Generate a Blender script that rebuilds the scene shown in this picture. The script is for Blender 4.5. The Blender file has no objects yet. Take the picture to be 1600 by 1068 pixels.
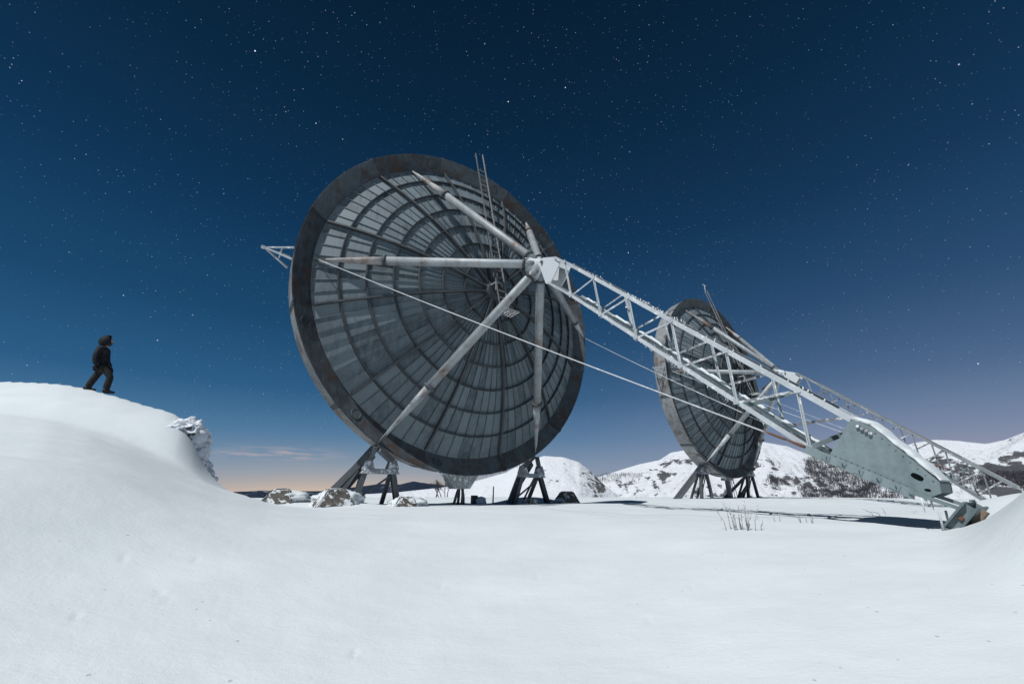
import bpy, bmesh, math, random
import numpy as np
from mathutils import Vector, Matrix

random.seed(7)
R = math.radians
SC = bpy.context.scene
COL = SC.collection

# ------------------------------------------------------------------ camera
ZC = 1.2                      # camera height above the foreground datum
F = 666.67                    # focal length in photo pixels (15 mm on 36 mm)
PITCH = math.atan2(767.2 - 534, F)
cam_d = bpy.data.cameras.new('camera')
cam_d.lens = 15.0; cam_d.sensor_width = 36.0
cam_d.clip_start = 0.05; cam_d.clip_end = 60000
cam = bpy.data.objects.new('camera', cam_d); COL.objects.link(cam)
cam.location = (0, 0, ZC)
cam.rotation_euler = (R(90) + PITCH, 0, 0)
SC.camera = cam

# ------------------------------------------------------------------ moonlight and sky
SUN_AZ, SUN_EL = R(-143), R(55)       # azimuth of the moon, clockwise from +Y
Ld = Vector((math.sin(SUN_AZ) * math.cos(SUN_EL), math.cos(SUN_AZ) * math.cos(SUN_EL), math.sin(SUN_EL)))
sun_d = bpy.data.lights.new('moon', 'SUN')
sun_d.energy = 4.15; sun_d.angle = R(0.5); sun_d.color = (0.975, 0.99, 1.0)
sun = bpy.data.objects.new('moon', sun_d); COL.objects.link(sun)
sun.rotation_euler = (-Ld).to_track_quat('-Z', 'Y').to_euler()
sun.location = (-20, -20, 40)

SC.view_settings.view_transform = 'Standard'
SC.view_settings.look = 'None'
SC.view_settings.exposure = 0.0
SC.view_settings.gamma = 1.0
SC.view_settings.use_curve_mapping = False
SC.cycles.use_denoising = True
SC.cycles.max_bounces = 6

def lin(c):
    out = []
    for v in c:
        v = v / 255.0
        out.append(v / 12.92 if v <= 0.04045 else ((v + 0.055) / 1.055) ** 2.4)
    return tuple(out)

class NT:
    """small node tree helper"""
    def __init__(s, tree): s.t = tree; s.n = tree.nodes; s.l = tree.links
    def new(s, kind, **kw):
        n = s.n.new(kind)
        for k, v in kw.items(): setattr(n, k, v)
        return n
    def link(s, a, b): s.l.new(a, b)
    def put(s, sock, v):
        if isinstance(v, bpy.types.NodeSocket): s.l.new(v, sock)
        else: sock.default_value = v
    def math(s, op, a, b=0.0, c=None, clamp=False):
        n = s.new('ShaderNodeMath', operation=op); n.use_clamp = clamp
        s.put(n.inputs[0], a); s.put(n.inputs[1], b)
        if c is not None: s.put(n.inputs[2], c)
        return n.outputs[0]
    def vmath(s, op, a, b=(0, 0, 0)):
        n = s.new('ShaderNodeVectorMath', operation=op)
        s.put(n.inputs[0], a); s.put(n.inputs[1], b)
        return n.outputs['Value'] if op in ('DOT_PRODUCT', 'LENGTH', 'DISTANCE') else n.outputs[0]
    def rng(s, v, a, b, c=0.0, d=1.0, smooth=True):
        n = s.new('ShaderNodeMapRange'); n.clamp = True
        if smooth: n.interpolation_type = 'SMOOTHSTEP'
        s.put(n.inputs[0], v)
        for i, x in zip((1, 2, 3, 4), (a, b, c, d)): s.put(n.inputs[i], x)
        return n.outputs[0]
    def mix(s, f, a, b, mode='MIX'):
        n = s.new('ShaderNodeMix', data_type='RGBA', blend_type=mode)
        s.put(n.inputs[0], f)
        for sock, v in ((n.inputs[6], a), (n.inputs[7], b)):
            if not isinstance(v, bpy.types.NodeSocket) and len(v) == 3: v = (*v, 1)
            s.put(sock, v)
        return n.outputs[2]
    def noise(s, vec, scale, detail=4, rough=0.55, dist=0.0):
        n = s.new('ShaderNodeTexNoise'); s.put(n.inputs['Vector'], vec)
        n.inputs['Scale'].default_value = scale; n.inputs['Detail'].default_value = detail
        n.inputs['Roughness'].default_value = rough; n.inputs['Distortion'].default_value = dist
        return n.outputs[0]
    def scale(s, vec, xyz): return s.vmath('MULTIPLY', vec, xyz)
    def ramp(s, f, stops):
        n = s.new('ShaderNodeValToRGB'); s.put(n.inputs[0], f)
        e = n.color_ramp.elements
        while len(e) < len(stops): e.new(0.5)
        for el, (p, c) in zip(e, stops): el.position = p; el.color = (*c, 1)
        return n.outputs[0]

world = bpy.data.worlds.new('World'); SC.world = world; world.use_nodes = True
w = NT(world.node_tree); w.n.clear()
tc = w.new('ShaderNodeTexCoord'); D = tc.outputs['Generated']
sep = w.new('ShaderNodeSeparateXYZ'); w.link(D, sep.inputs[0])
X_, Y_, Z_ = sep.outputs
zf = w.math('MAXIMUM', Z_, 0.0)
base = w.ramp(zf, [(0.0, lin((122, 148, 170))), (0.045, lin((108, 142, 170))), (0.11, lin((74, 120, 158))),
                   (0.20, lin((43, 92, 133))), (0.33, lin((27, 72, 110))), (0.52, lin((15, 52, 85))),
                   (0.72, lin((9, 38, 63))), (0.90, lin((6, 28, 47))), (1.0, lin((5, 25, 43)))])
sky = w.new('ShaderNodeTexSky', sky_type='NISHITA'); sky.sun_disc = False
sky.sun_elevation = SUN_EL; sky.sun_rotation = SUN_AZ; sky.altitude = 1500
nish = w.vmath('MULTIPLY', sky.outputs[0], (0.0005, 0.0005, 0.0005))
# valley light pollution: warm over the plain at the left, pink-violet at the right
az = w.math('ARCTAN2', X_, Y_)
def lobe(a0, wid, zs):
    d = w.math('DIVIDE', w.math('SUBTRACT', az, a0), wid)
    g = w.math('EXPONENT', w.math('MULTIPLY', w.math('MULTIPLY', d, d), -1.0))
    h = w.math('EXPONENT', w.math('MULTIPLY', zf, -1.0 / zs))
    return w.math('MULTIPLY', g, h)
c1 = w.mix(w.math('MULTIPLY', lobe(R(-20), R(26), 0.036), 1.0, clamp=True), base, lin((208, 186, 166)))
c2 = w.mix(w.math('MULTIPLY', lobe(R(46), R(36), 0.105), 1.0, clamp=True), c1, lin((166, 154, 170)))
# a thin band of cloud low over the plain, lit from the valley
el_ = w.math('ARCSINE', Z_)
cvec = w.new('ShaderNodeCombineXYZ'); w.link(az, cvec.inputs[0]); w.link(el_, cvec.inputs[1])
cn = w.noise(w.scale(cvec.outputs[0], (14, 150, 1)), 1.0, 4, 0.6)
ce = w.math('DIVIDE', w.math('SUBTRACT', el_, R(4.1)), R(0.62))
ca = w.math('DIVIDE', w.math('SUBTRACT', az, R(-28.5)), R(5.5))
cm = w.math('EXPONENT', w.math('MULTIPLY', w.math('ADD', w.math('MULTIPLY', ce, ce), w.math('MULTIPLY', ca, ca)), -1.0))
cf = w.math('MULTIPLY', w.rng(cn, 0.42, 0.66), cm)
c3 = w.mix(w.math('MULTIPLY', cf, 0.6, clamp=True), c2, lin((205, 182, 180)))
# stars, three magnitudes
def stars(scale, radius, gain, off):
    v = w.new('ShaderNodeTexVoronoi', feature='F1'); v.inputs['Scale'].default_value = scale
    w.link(w.vmath('ADD', D, off), v.inputs['Vector'])
    m = w.rng(v.outputs['Distance'], radius * scale, radius * scale * 0.25)
    sc_ = w.new('ShaderNodeSeparateColor'); w.link(v.outputs['Color'], sc_.inputs[0])
    mag = w.math('MULTIPLY', w.math('POWER', sc_.outputs[0], 3.0), gain)
    tint = w.mix(sc_.outputs[1], lin((190, 215, 255)), lin((255, 246, 232)))
    n = w.new('ShaderNodeVectorMath', operation='SCALE'); w.link(tint, n.inputs[0])
    w.link(w.math('MULTIPLY', m, mag), n.inputs['Scale'])
    return n.outputs[0]
clump = w.rng(w.noise(D, 2.6, 5, 0.62), 0.36, 0.68, 0.5, 1.7)
fade = w.math('MULTIPLY', w.rng(Z_, 0.03, 0.30), clump)
st = w.vmath('ADD', w.vmath('ADD', stars(175, 0.00080, 0.62, (3, 1, 2)), stars(80, 0.00095, 0.85, (0, 0, 0))), stars(27, 0.0015, 2.2, (7, 5, 1)))
stf = w.new('ShaderNodeVectorMath', operation='SCALE'); w.link(st, stf.inputs[0]); w.link(fade, stf.inputs['Scale'])
tot = w.vmath('ADD', w.vmath('ADD', c3, nish), stf.outputs[0])
bg = w.new('ShaderNodeBackground'); w.link(tot, bg.inputs[0]); bg.inputs[1].default_value = 1.0
wo = w.new('ShaderNodeOutputWorld'); w.link(bg.outputs[0], wo.inputs[0])

# ------------------------------------------------------------------ numpy noise
def _hash(ix, iy, seed):
    n = (ix.astype(np.int64) * 374761393 + iy.astype(np.int64) * 668265263 + seed * 2147483647) & 0x7fffffff
    n = ((n ^ (n >> 13)) * 1274126177) & 0x7fffffff
    return ((n ^ (n >> 16)) & 0xffff) / 65535.0
def vnoise(x, y, seed=0):
    ix = np.floor(x); iy = np.floor(y); fx = x - ix; fy = y - iy
    fx = fx * fx * fx * (fx * (fx * 6 - 15) + 10); fy = fy * fy * fy * (fy * (fy * 6 - 15) + 10)
    a = _hash(ix, iy, seed); b = _hash(ix + 1, iy, seed); c = _hash(ix, iy + 1, seed); d = _hash(ix + 1, iy + 1, seed)
    return (a + (b - a) * fx) * (1 - fy) + (c + (d - c) * fx) * fy
def fbm(x, y, o=4, seed=0, g=0.5):
    s = 0; a = 1; t = 0
    for i in range(o):
        s = s + a * (vnoise(x, y, seed + i * 17) - 0.5); t += a; a *= g; x = x * 2.03 + 5.1; y = y * 2.03 + 1.7
    return s / t * 2
def ridged(x, y, o=5, seed=0, g=0.5):
    s = 0; a = 1; t = 0
    for i in range(o):
        s = s + a * (1 - np.abs(2 * vnoise(x, y, seed + i * 13) - 1)); t += a; a *= g; x = x * 2.07 + 3.3; y = y * 2.07 + 9.1
    return s / t
def sstep(a, b, x):
    t = np.clip((x - a) / (b - a), 0, 1); return t * t * (3 - 2 * t)

# ------------------------------------------------------------------ pixel helpers (rays of the solved camera)
CT, ST = math.cos(PITCH), math.sin(PITCH)
def ray(px, py):
    u = (px - 800) / F; v = (534 - py) / F
    return np.array([u, CT - v * ST, ST + v * CT])
def at_y(px, py, y):                 # point of the ray on the vertical plane Y = y
    r = ray(px, py); p = r * (y / r[1]); return np.array([p[0], p[1], p[2] + ZC])
def at_d(px, py, d):                 # point at horizontal distance d
    r = ray(px, py); p = r * (d / math.hypot(r[0], r[1])); return np.array([p[0], p[1], p[2] + ZC])

# ------------------------------------------------------------------ mesh helpers
class MB:
    def __init__(s): s.v = []; s.f = []; s.smooth = []
    def add(s, vs, fs, smooth=False):
        o = len(s.v); s.v += [tuple(p) for p in vs]
        for f in fs: s.f.append(tuple(i + o for i in f)); s.smooth.append(smooth)
        return s
    def hexa(s, p):                  # 8 corners, bottom four then top four
        return s.add(p, [(3, 2, 1, 0), (4, 5, 6, 7), (0, 1, 5, 4), (1, 2, 6, 5), (2, 3, 7, 6), (3, 0, 4, 7)])
    def box(s, c, d):
        x, y, z = c; a, b, h = d[0] / 2, d[1] / 2, d[2] / 2
        return s.hexa([(x - a, y - b, z - h), (x + a, y - b, z - h), (x + a, y + b, z - h), (x - a, y + b, z - h),
                       (x - a, y - b, z + h), (x + a, y - b, z + h), (x + a, y + b, z + h), (x - a, y + b, z + h)])
    def bar(s, p, q, wid, hgt, up=(0, 0, 1), w2=None, h2=None):
        p = Vector(p); q = Vector(q); d = (q - p).normalized(); up = Vector(up)
        if abs(d.dot(up)) > 0.97: up = Vector((1, 0, 0))
        sx = d.cross(up).normalized(); sy = sx.cross(d).normalized()
        w2 = wid if w2 is None else w2; h2 = hgt if h2 is None else h2
        a = [p + sx * i * wid / 2 + sy * j * hgt / 2 for i, j in ((-1, -1), (1, -1), (1, 1), (-1, 1))]
        b = [q + sx * i * w2 / 2 + sy * j * h2 / 2 for i, j in ((-1, -1), (1, -1), (1, 1), (-1, 1))]
        return s.hexa(a + b)
    def angle_bar(s, p, q, wid, th, up=(0, 0, 1)):   # an L section, two leaves
        p = Vector(p); q = Vector(q); d = (q - p).normalized(); up = Vector(up)
        if abs(d.dot(up)) > 0.97: up = Vector((1, 0, 0))
        sx = d.cross(up).normalized(); sy = sx.cross(d).normalized()
        s.bar(p, q, wid, th, up); o = sx * (wid / 2 - th / 2) - sy * (wid / 2)
        return s.bar(p + o, q + o, th, wid, up)
    def tube(s, pts, rad, n=8, caps=True):
        pts = [Vector(p) for p in pts]
        if not isinstance(rad, (list, tuple)): rad = [rad] * len(pts)
        rings = []; up = Vector((0.13, 0.2, 1)).normalized()
        for i, p in enumerate(pts):
            d = (pts[min(i + 1, len(pts) - 1)] - pts[max(i - 1, 0)]).normalized()
            u = up
            if abs(d.dot(u)) > 0.95: u = Vector((1, 0.1, 0)).normalized()
            sx = d.cross(u).normalized(); sy = sx.cross(d)
            rings.append([p + (sx * math.cos(2 * math.pi * k / n) + sy * math.sin(2 * math.pi * k / n)) * rad[i] for k in range(n)])
        vs = [q for r_ in rings for q in r_]; fs = []
        for i in range(len(pts) - 1):
            for k in range(n): fs.append((i * n + k, i * n + (k + 1) % n, (i + 1) * n + (k + 1) % n, (i + 1) * n + k))
        s.add(vs, fs, True)
        if caps:
            o = len(s.v) - len(vs)
            s.f.append(tuple(o + k for k in range(n))[::-1]); s.smooth.append(False)
            s.f.append(tuple(o + (len(pts) - 1) * n + k for k in range(n))); s.smooth.append(False)
        return s
    def sweep(s, prof, a0, a1, n, zc=0.0):            # profile [(r, a)] closed loop swept about the dish axis
        vs = []; m = len(prof)
        for k in range(n + 1):
            t = a0 + (a1 - a0) * k / n
            for r_, a in prof: vs.append((r_ * math.cos(t), -a, r_ * math.sin(t) + zc))
        fs = []
        for k in range(n):
            for j in range(m):
                j2 = (j + 1) % m; fs.append((k * m + j, k * m + j2, (k + 1) * m + j2, (k + 1) * m + j))
        if abs(a1 - a0) < 6.28:
            fs.append(tuple(range(m))[::-1]); fs.append(tuple(n * m + j for j in range(m)))
        return s.add(vs, fs)
    def mesh(s, name, mat, smooth=None):
        me = bpy.data.meshes.new(name); me.from_pydata(s.v, [], s.f)
        me.polygons.foreach_set('use_smooth', s.smooth if smooth is None else [smooth] * len(s.f))
        bm = bmesh.new(); bm.from_mesh(me); bmesh.ops.recalc_face_normals(bm, faces=bm.faces); bm.to_mesh(me); bm.free()
        if mat: me.materials.append(mat)
        return me
    def build(s, name, mat, parent=None, smooth=None): return link(name, s.mesh(name, mat, smooth), parent)

def link(name, me, parent=None):
    o = bpy.data.objects.new(name, me); COL.objects.link(o)
    if parent: o.parent = parent
    return o
def tag(o, label=None, cat=None, group=None, kind=None):
    if label: o['label'] = label
    if cat: o['category'] = cat
    if group: o['group'] = group
    if kind: o['kind'] = kind
    return o
def empty(name, loc, rz=0.0):
    o = bpy.data.objects.new(name, None); COL.objects.link(o); o.location = loc; o.rotation_euler = (0, 0, rz)
    o.empty_display_size = 0.3; return o
def grid_mesh(name, P, mat, smooth=True, wrap=False):
    """P: (rows, cols, 3) array"""
    r_, c_ = P.shape[:2]
    me = bpy.data.meshes.new(name)
    i = np.arange(r_ * c_).reshape(r_, c_)
    if wrap: i = np.concatenate([i, i[:, :1]], 1)
    q = np.stack([i[:-1, :-1], i[:-1, 1:], i[1:, 1:], i[1:, :-1]], -1).reshape(-1, 4)
    me.vertices.add(r_ * c_); me.vertices.foreach_set('co', P.astype(np.float32).ravel())
    me.loops.add(q.size); me.loops.foreach_set('vertex_index', q.astype(np.int32).ravel())
    me.polygons.add(len(q)); me.polygons.foreach_set('loop_start', np.arange(0, q.size, 4, dtype=np.int32))
    me.polygons.foreach_set('loop_total', np.full(len(q), 4, dtype=np.int32))
    me.polygons.foreach_set('use_smooth', np.full(len(q), smooth))
    me.update(calc_edges=True); me.validate()
    if mat: me.materials.append(mat)
    return me

# ------------------------------------------------------------------ materials
def material(name):
    m = bpy.data.materials.new(name); m.use_nodes = True
    t = NT(m.node_tree); b = m.node_tree.nodes['Principled BSDF']
    co = t.new('ShaderNodeTexCoord').outputs['Object']
    geo = t.new('ShaderNodeNewGeometry')
    return m, t, b, co, geo
def bump(t, b, h, strength, dist):
    n = t.new('ShaderNodeBump'); n.inputs['Strength'].default_value = strength; n.inputs['Distance'].default_value = dist
    t.link(h, n.inputs['Height']); t.link(n.outputs[0], b.inputs['Normal'])

def make_snow():
    m, t, b, co, geo = material('snow')
    P = geo.outputs['Position']
    n1 = t.noise(P, 1.3, 4, 0.5); 
    b.inputs['Roughness'].default_value = 0.75
    b.inputs['Specular IOR Level'].default_value = 0.25
    col = t.mix(t.rng(n1, 0.35, 0.7), (0.60, 0.64, 0.655), (0.64, 0.675, 0.69))
    # small grey specks scattered over the crust, slightly sunk
    vo = t.new('ShaderNodeTexVoronoi'); vo.inputs['Scale'].default_value = 11.0
    t.link(t.vmath('ADD', P, t.scale(t.new('ShaderNodeTexNoise').outputs[1], (0.05, 0.05, 0.05))), vo.inputs['Vector'])
    sp = t.new('ShaderNodeSeparateColor'); t.link(vo.outputs['Color'], sp.inputs[0])
    few = t.math('GREATER_THAN', sp.outputs[0], 0.55)
    rad = t.math('MULTIPLY', t.math('POWER', sp.outputs[1], 2.0), 0.13)
    speck = t.math('MULTIPLY', few, t.math('LESS_THAN', vo.outputs['Distance'], rad))
    col = t.mix(t.math('MULTIPLY', speck, 0.55), col, (0.26, 0.27, 0.29))
    t.link(col, b.inputs['Base Color'])
    g1 = t.noise(P, 150, 2, 0.6); g2 = t.noise(t.scale(P, (1.0, 2.6, 1.0)), 7, 5, 0.62); g3 = t.noise(P, 38, 3, 0.6)
    h = t.math('ADD', t.math('MULTIPLY', g1, 0.16), t.math('ADD', t.math('MULTIPLY', g2, 0.45), t.math('MULTIPLY', g3, 0.34)))
    h = t.math('SUBTRACT', h, t.math('MULTIPLY', speck, 0.15))
    bump(t, b, h, 0.40, 0.02)
    return m
SNOW = make_snow()

def make_crust():       # lumpy snow and rime over dark rock, only the steep overhangs bare
    m, t, b, co, geo = material('crusted_rock')
    P = geo.outputs['Position']
    n = t.noise(P, 3.2, 5, 0.62); nn = t.new('ShaderNodeSeparateXYZ'); t.link(geo.outputs['True Normal'], nn.inputs[0])
    steep = t.rng(t.math('ADD', nn.outputs[2], t.math('MULTIPLY', t.math('SUBTRACT', n, 0.5), 1.5)), -0.52, -0.40, 1.0, 0.0)
    t.link(t.mix(steep, (0.66, 0.69, 0.73), (0.07, 0.065, 0.06)), b.inputs['Base Color'])
    b.inputs['Roughness'].default_value = 0.85
    bump(t, b, t.math('ADD', t.noise(P, 14, 6, 0.5), t.math('MULTIPLY', t.noise(P, 60, 3, 0.6), 0.15)), 0.45, 0.05)
    return m
CRUST = make_crust()

def make_mountain(name, snow, rock, lo, hi, scale):
    m, t, b, co, geo = material(name)
    P = geo.outputs['Position']
    nn = t.new('ShaderNodeSeparateXYZ'); t.link(geo.outputs['Normal'], nn.inputs[0])
    n = t.noise(P, scale, 8, 0.68); n2 = t.noise(t.scale(P, (1, 1, 2.4)), scale * 7, 6, 0.7)
    k = t.math('ADD', nn.outputs[2], t.math('ADD', t.math('MULTIPLY', t.math('SUBTRACT', n, 0.5), 1.0), t.math('MULTIPLY', t.math('SUBTRACT', n2, 0.5), 0.9)))
    f = t.rng(k, lo, hi)
    t.link(t.mix(f, rock, snow), b.inputs['Base Color']); b.inputs['Roughness'].default_value = 0.9
    b.inputs['Specular IOR Level'].default_value = 0.1
    bump(t, b, t.math('ADD', n2, t.math('MULTIPLY', n, 2.0)), 0.7, 0.12 / scale)
    return m

def make_metal(name, c0, c1, rust=0.3, frost=0.2, rough=0.6, metallic=0.15, sc=1.0, streak=True, bump_s=0.25, sk=0.35, rustcol=(0.10, 0.055, 0.03), var=0.32):
    """weathered galvanised steel: mottled zinc, run marks, rust blooms, rime"""
    m, t, b, co, geo = material(name)
    oi = t.new('ShaderNodeObjectInfo').outputs['Random']
    rnd = geo.outputs['Random Per Island']
    P = geo.outputs['Position']
    n1 = t.noise(P, 2.1 * sc, 5, 0.6); n2 = t.noise(P, 22 * sc, 4, 0.65)
    st_ = t.noise(t.scale(P, (9, 9, 0.8)), 1.0 * sc, 4, 0.6)
    v = t.math('ADD', t.math('MULTIPLY', n1, 0.5), t.math('MULTIPLY', n2, 0.3))
    v = t.math('ADD', v, t.math('MULTIPLY', st_, sk if streak else 0.05))
    v = t.math('ADD', v, t.math('MULTIPLY', t.math('SUBTRACT', t.math('FRACT', t.math('ADD', oi, t.math('MULTIPLY', rnd, 3.7))), 0.5), var))
    col = t.mix(t.rng(v, 0.30, 0.85), c0, c1)
    if rust > 0:
        rn = t.noise(P, 1.35 * sc, 6, 0.7)
        rf = t.rng(rn, 0.70 - rust * 0.45, 0.86 - rust * 0.40)
        rc = t.mix(n2, tuple(x * 0.45 for x in rustcol), tuple(x * 1.5 for x in rustcol))
        col = t.mix(t.math('MULTIPLY', rf, 0.85), col, rc)
    if frost > 0:
        fn = t.noise(P, 7.0 * sc, 6, 0.72)
        ff = t.rng(fn, 0.78 - frost * 0.55, 0.92 - frost * 0.55)
        col = t.mix(ff, col, (0.80, 0.83, 0.86))
    t.link(col, b.inputs['Base Color'])
    b.inputs['Roughness'].default_value = rough; b.inputs['Metallic'].default_value = metallic
    bump(t, b, t.math('ADD', n2, t.math('MULTIPLY', t.noise(P, 80 * sc, 2), 0.3)), bump_s, 0.01)
    return m
M_PANEL = make_metal('zinc_panel', (0.044, 0.062, 0.075), (0.140, 0.174, 0.194), 0.16, 0.06, 0.65, 0.0, var=0.42, sk=0.62, rustcol=(0.07, 0.05, 0.04))
M_RIB = make_metal('dark_rib_steel', (0.028, 0.034, 0.039), (0.065, 0.074, 0.08), 0.10, 0.08, 0.7, 0.0)
M_RIM = make_metal('rim_steel', (0.016, 0.021, 0.026), (0.092, 0.112, 0.124), 0.50, 0.03, 0.7, 0.0, sc=1.3, bump_s=0.5, rustcol=(0.062, 0.032, 0.02), var=0.30)
M_RIMOUT = make_metal('rim_outer_steel', (0.15, 0.16, 0.165), (0.32, 0.33, 0.33), 0.50, 0.12, 0.7, 0.0)
M_STRUT = make_metal('strut_pipe', (0.20, 0.225, 0.235), (0.42, 0.445, 0.455), 0.40, 0.10, 0.55, 0.15, rustcol=(0.16, 0.085, 0.05))
M_TIP = make_metal('rusty_tip', (0.26, 0.26, 0.26), (0.40, 0.39, 0.38), 0.62, 0.10, 0.7, 0.0, rustcol=(0.17, 0.10, 0.07))
M_FROST = make_metal('frosted_steel', (0.36, 0.39, 0.41), (0.56, 0.59, 0.61), 0.06, 0.42, 0.8, 0.0, streak=False, bump_s=0.5)
M_LADDER = make_metal('ladder_steel', (0.09, 0.095, 0.10), (0.24, 0.24, 0.24), 0.25, 0.22, 0.75, 0.0)
M_FAINT = make_metal('lightly_rimed_steel', (0.16, 0.18, 0.19), (0.36, 0.38, 0.40), 0.05, 0.36, 0.75, 0.0, streak=False, bump_s=0.5)
M_FROSTP = make_metal('frosted_plate', (0.50, 0.53, 0.55), (0.62, 0.65, 0.67), 0.0, 0.12, 0.8, 0.0, streak=False, bump_s=0.25)
M_BOOM = make_metal('galvanised_plate', (0.095, 0.13, 0.138), (0.225, 0.28, 0.29), 0.18, 0.07, 0.6, 0.1)
M_LEG = make_metal('leg_steel', (0.04, 0.048, 0.054), (0.11, 0.12, 0.13), 0.28, 0.26, 0.7, 0.0)
M_CAP = make_metal('rimed_cap', (0.16, 0.17, 0.18), (0.32, 0.33, 0.34), 0.22, 0.52, 0.8, 0.0, bump_s=1.0)
M_BLACK = make_metal('cavity_shade', (0.012, 0.012, 0.013), (0.02, 0.02, 0.02), 0, 0, 0.9, 0.0)  # near-black colour standing in for shade in recesses
M_CABLE = make_metal('wire_rope', (0.40, 0.41, 0.42), (0.62, 0.63, 0.64), 0.10, 0.45, 0.7, 0.0)
M_RUST = make_metal('rusty_fitting', (0.09, 0.05, 0.035), (0.17, 0.09, 0.06), 0.6, 0.12, 0.85, 0.0, rustcol=(0.18, 0.075, 0.04))
def simple(name, c0, c1, scale, rough=0.9, bs=0.5, bd=0.02, frost=0.0, lying=False):
    m, t, b, co, geo = material(name); P = geo.outputs['Position']
    n = t.noise(P, scale, 6, 0.68)
    col = t.mix(t.rng(n, 0.3, 0.72), c0, c1)
    if frost: col = t.mix(t.rng(t.noise(P, scale * 1.7, 6, 0.75), 0.72 - frost * 0.4, 0.80 - frost * 0.4), col, (0.8, 0.83, 0.86))
    if lying:
        nz = t.new('ShaderNodeSeparateXYZ'); t.link(geo.outputs['Normal'], nz.inputs[0])
        col = t.mix(t.rng(t.math('ADD', nz.outputs[2], t.math('MULTIPLY', t.math('SUBTRACT', t.noise(P, 5, 6, 0.7), 0.5), 1.3)), 0.50, 0.58), col, (0.64, 0.67, 0.69))
    t.link(col, b.inputs['Base Color']); b.inputs['Roughness'].default_value = rough
    b.inputs['Specular IOR Level'].default_value = 0.2
    bump(t, b, n, bs, bd); return m
M_CONC = simple('weathered_concrete', (0.06, 0.055, 0.049), (0.155, 0.142, 0.125), 9, frost=0.2, lying=True)
M_WOOD = simple('old_timber', (0.13, 0.10, 0.075), (0.27, 0.215, 0.17), 14)
M_TWIG = simple('rimed_twig', (0.12, 0.11, 0.11), (0.34, 0.34, 0.35), 40, frost=0.55)
M_TREE = simple('bare_wood', (0.036, 0.038, 0.045), (0.085, 0.088, 0.10), 0.3)
M_MOUNT = make_mountain('mountain_snow', (0.72, 0.74, 0.77), (0.095, 0.098, 0.108), 0.61, 0.70, 0.013)
M_HILL = make_mountain('hill_snow', (0.72, 0.74, 0.77), (0.11, 0.108, 0.108), 0.60, 0.69, 0.11)
M_FAR = make_mountain('far_range', (0.50, 0.52, 0.58), (0.018, 0.030, 0.052), 1.06, 1.28, 0.0016)  # dark forest tone with the blue of distant air put into the colour

# ------------------------------------------------------------------ the ground: one snow sheet
G0 = ZC - 0.42
AZ = R(37.73)
NV = np.array([math.sin(AZ), -math.cos(AZ)]); TV = np.array([math.cos(AZ), math.sin(AZ)])
C1 = np.array([-1.469, 14.338, 6.481 + ZC]); C2 = np.array([13.797, 27.792, 6.772 + ZC])

CREST = [(-900, 560), (-300, 585), (0, 595), (60, 597), (100, 600), (140, 607), (180, 616), (230, 632), (265, 642), (288, 655), (305, 690), (318, 728), (335, 752), (370, 779), (420, 795)]
FOLD = [(-900, 612), (-300, 640), (0, 652), (80, 662), (140, 678), (195, 699), (235, 717), (290, 742), (345, 764), (420, 785), (500, 798), (600, 806)]
def prof(pts, y):
    p = np.array([at_y(a, b, y) for a, b in pts]); return p[:, 0], p[:, 2]
cx, cz = prof(CREST, 11.0); fx, fz = prof(FOLD, 8.0)
def smooth_interp(x, xs, zs, end):
    xs = np.append(xs, [xs[-1] + 1.5]); zs = np.append(zs, [end])
    a = np.interp(x - 0.16, xs, zs); b = np.interp(x, xs, zs); c = np.interp(x + 0.16, xs, zs)
    return (a + 2 * b + c) / 4
rows_y = np.array([-30., -6., 0.5, 4.6, 6.6, 8.0, 8.75, 9.5, 11.0, 12.4, 15.0, 20.0, 26.0])
def ground_base(x, y):
    d = np.hypot(x, y)
    z = G0 - 0.40 * (1 - sstep(1.5, 6.8, d))
    z = z - 0.30 * np.exp(-(((x - 12.5) / 4.2) ** 2 + ((y - 13.0) / 3.6) ** 2))      # dip behind the boom foot
    z = z + 0.10 * np.exp(-(((x - 3) / 9) ** 2 + ((y - 22.0) / 6) ** 2))
    return z
BANKS = []
for _p, _d, _h, _r in (((452, 787), 14.4, 0.16, 0.9), ((545, 792), 13.5, 0.14, 0.8), ((845, 783), 18.6, 0.30, 1.3), ((800, 785), 18.2, 0.20, 1.1), ((700, 785), 17.8, 0.12, 1.0)):
    _q = at_d(*_p, _d); BANKS.append((_q[0], _q[1], _h, _r))
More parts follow.
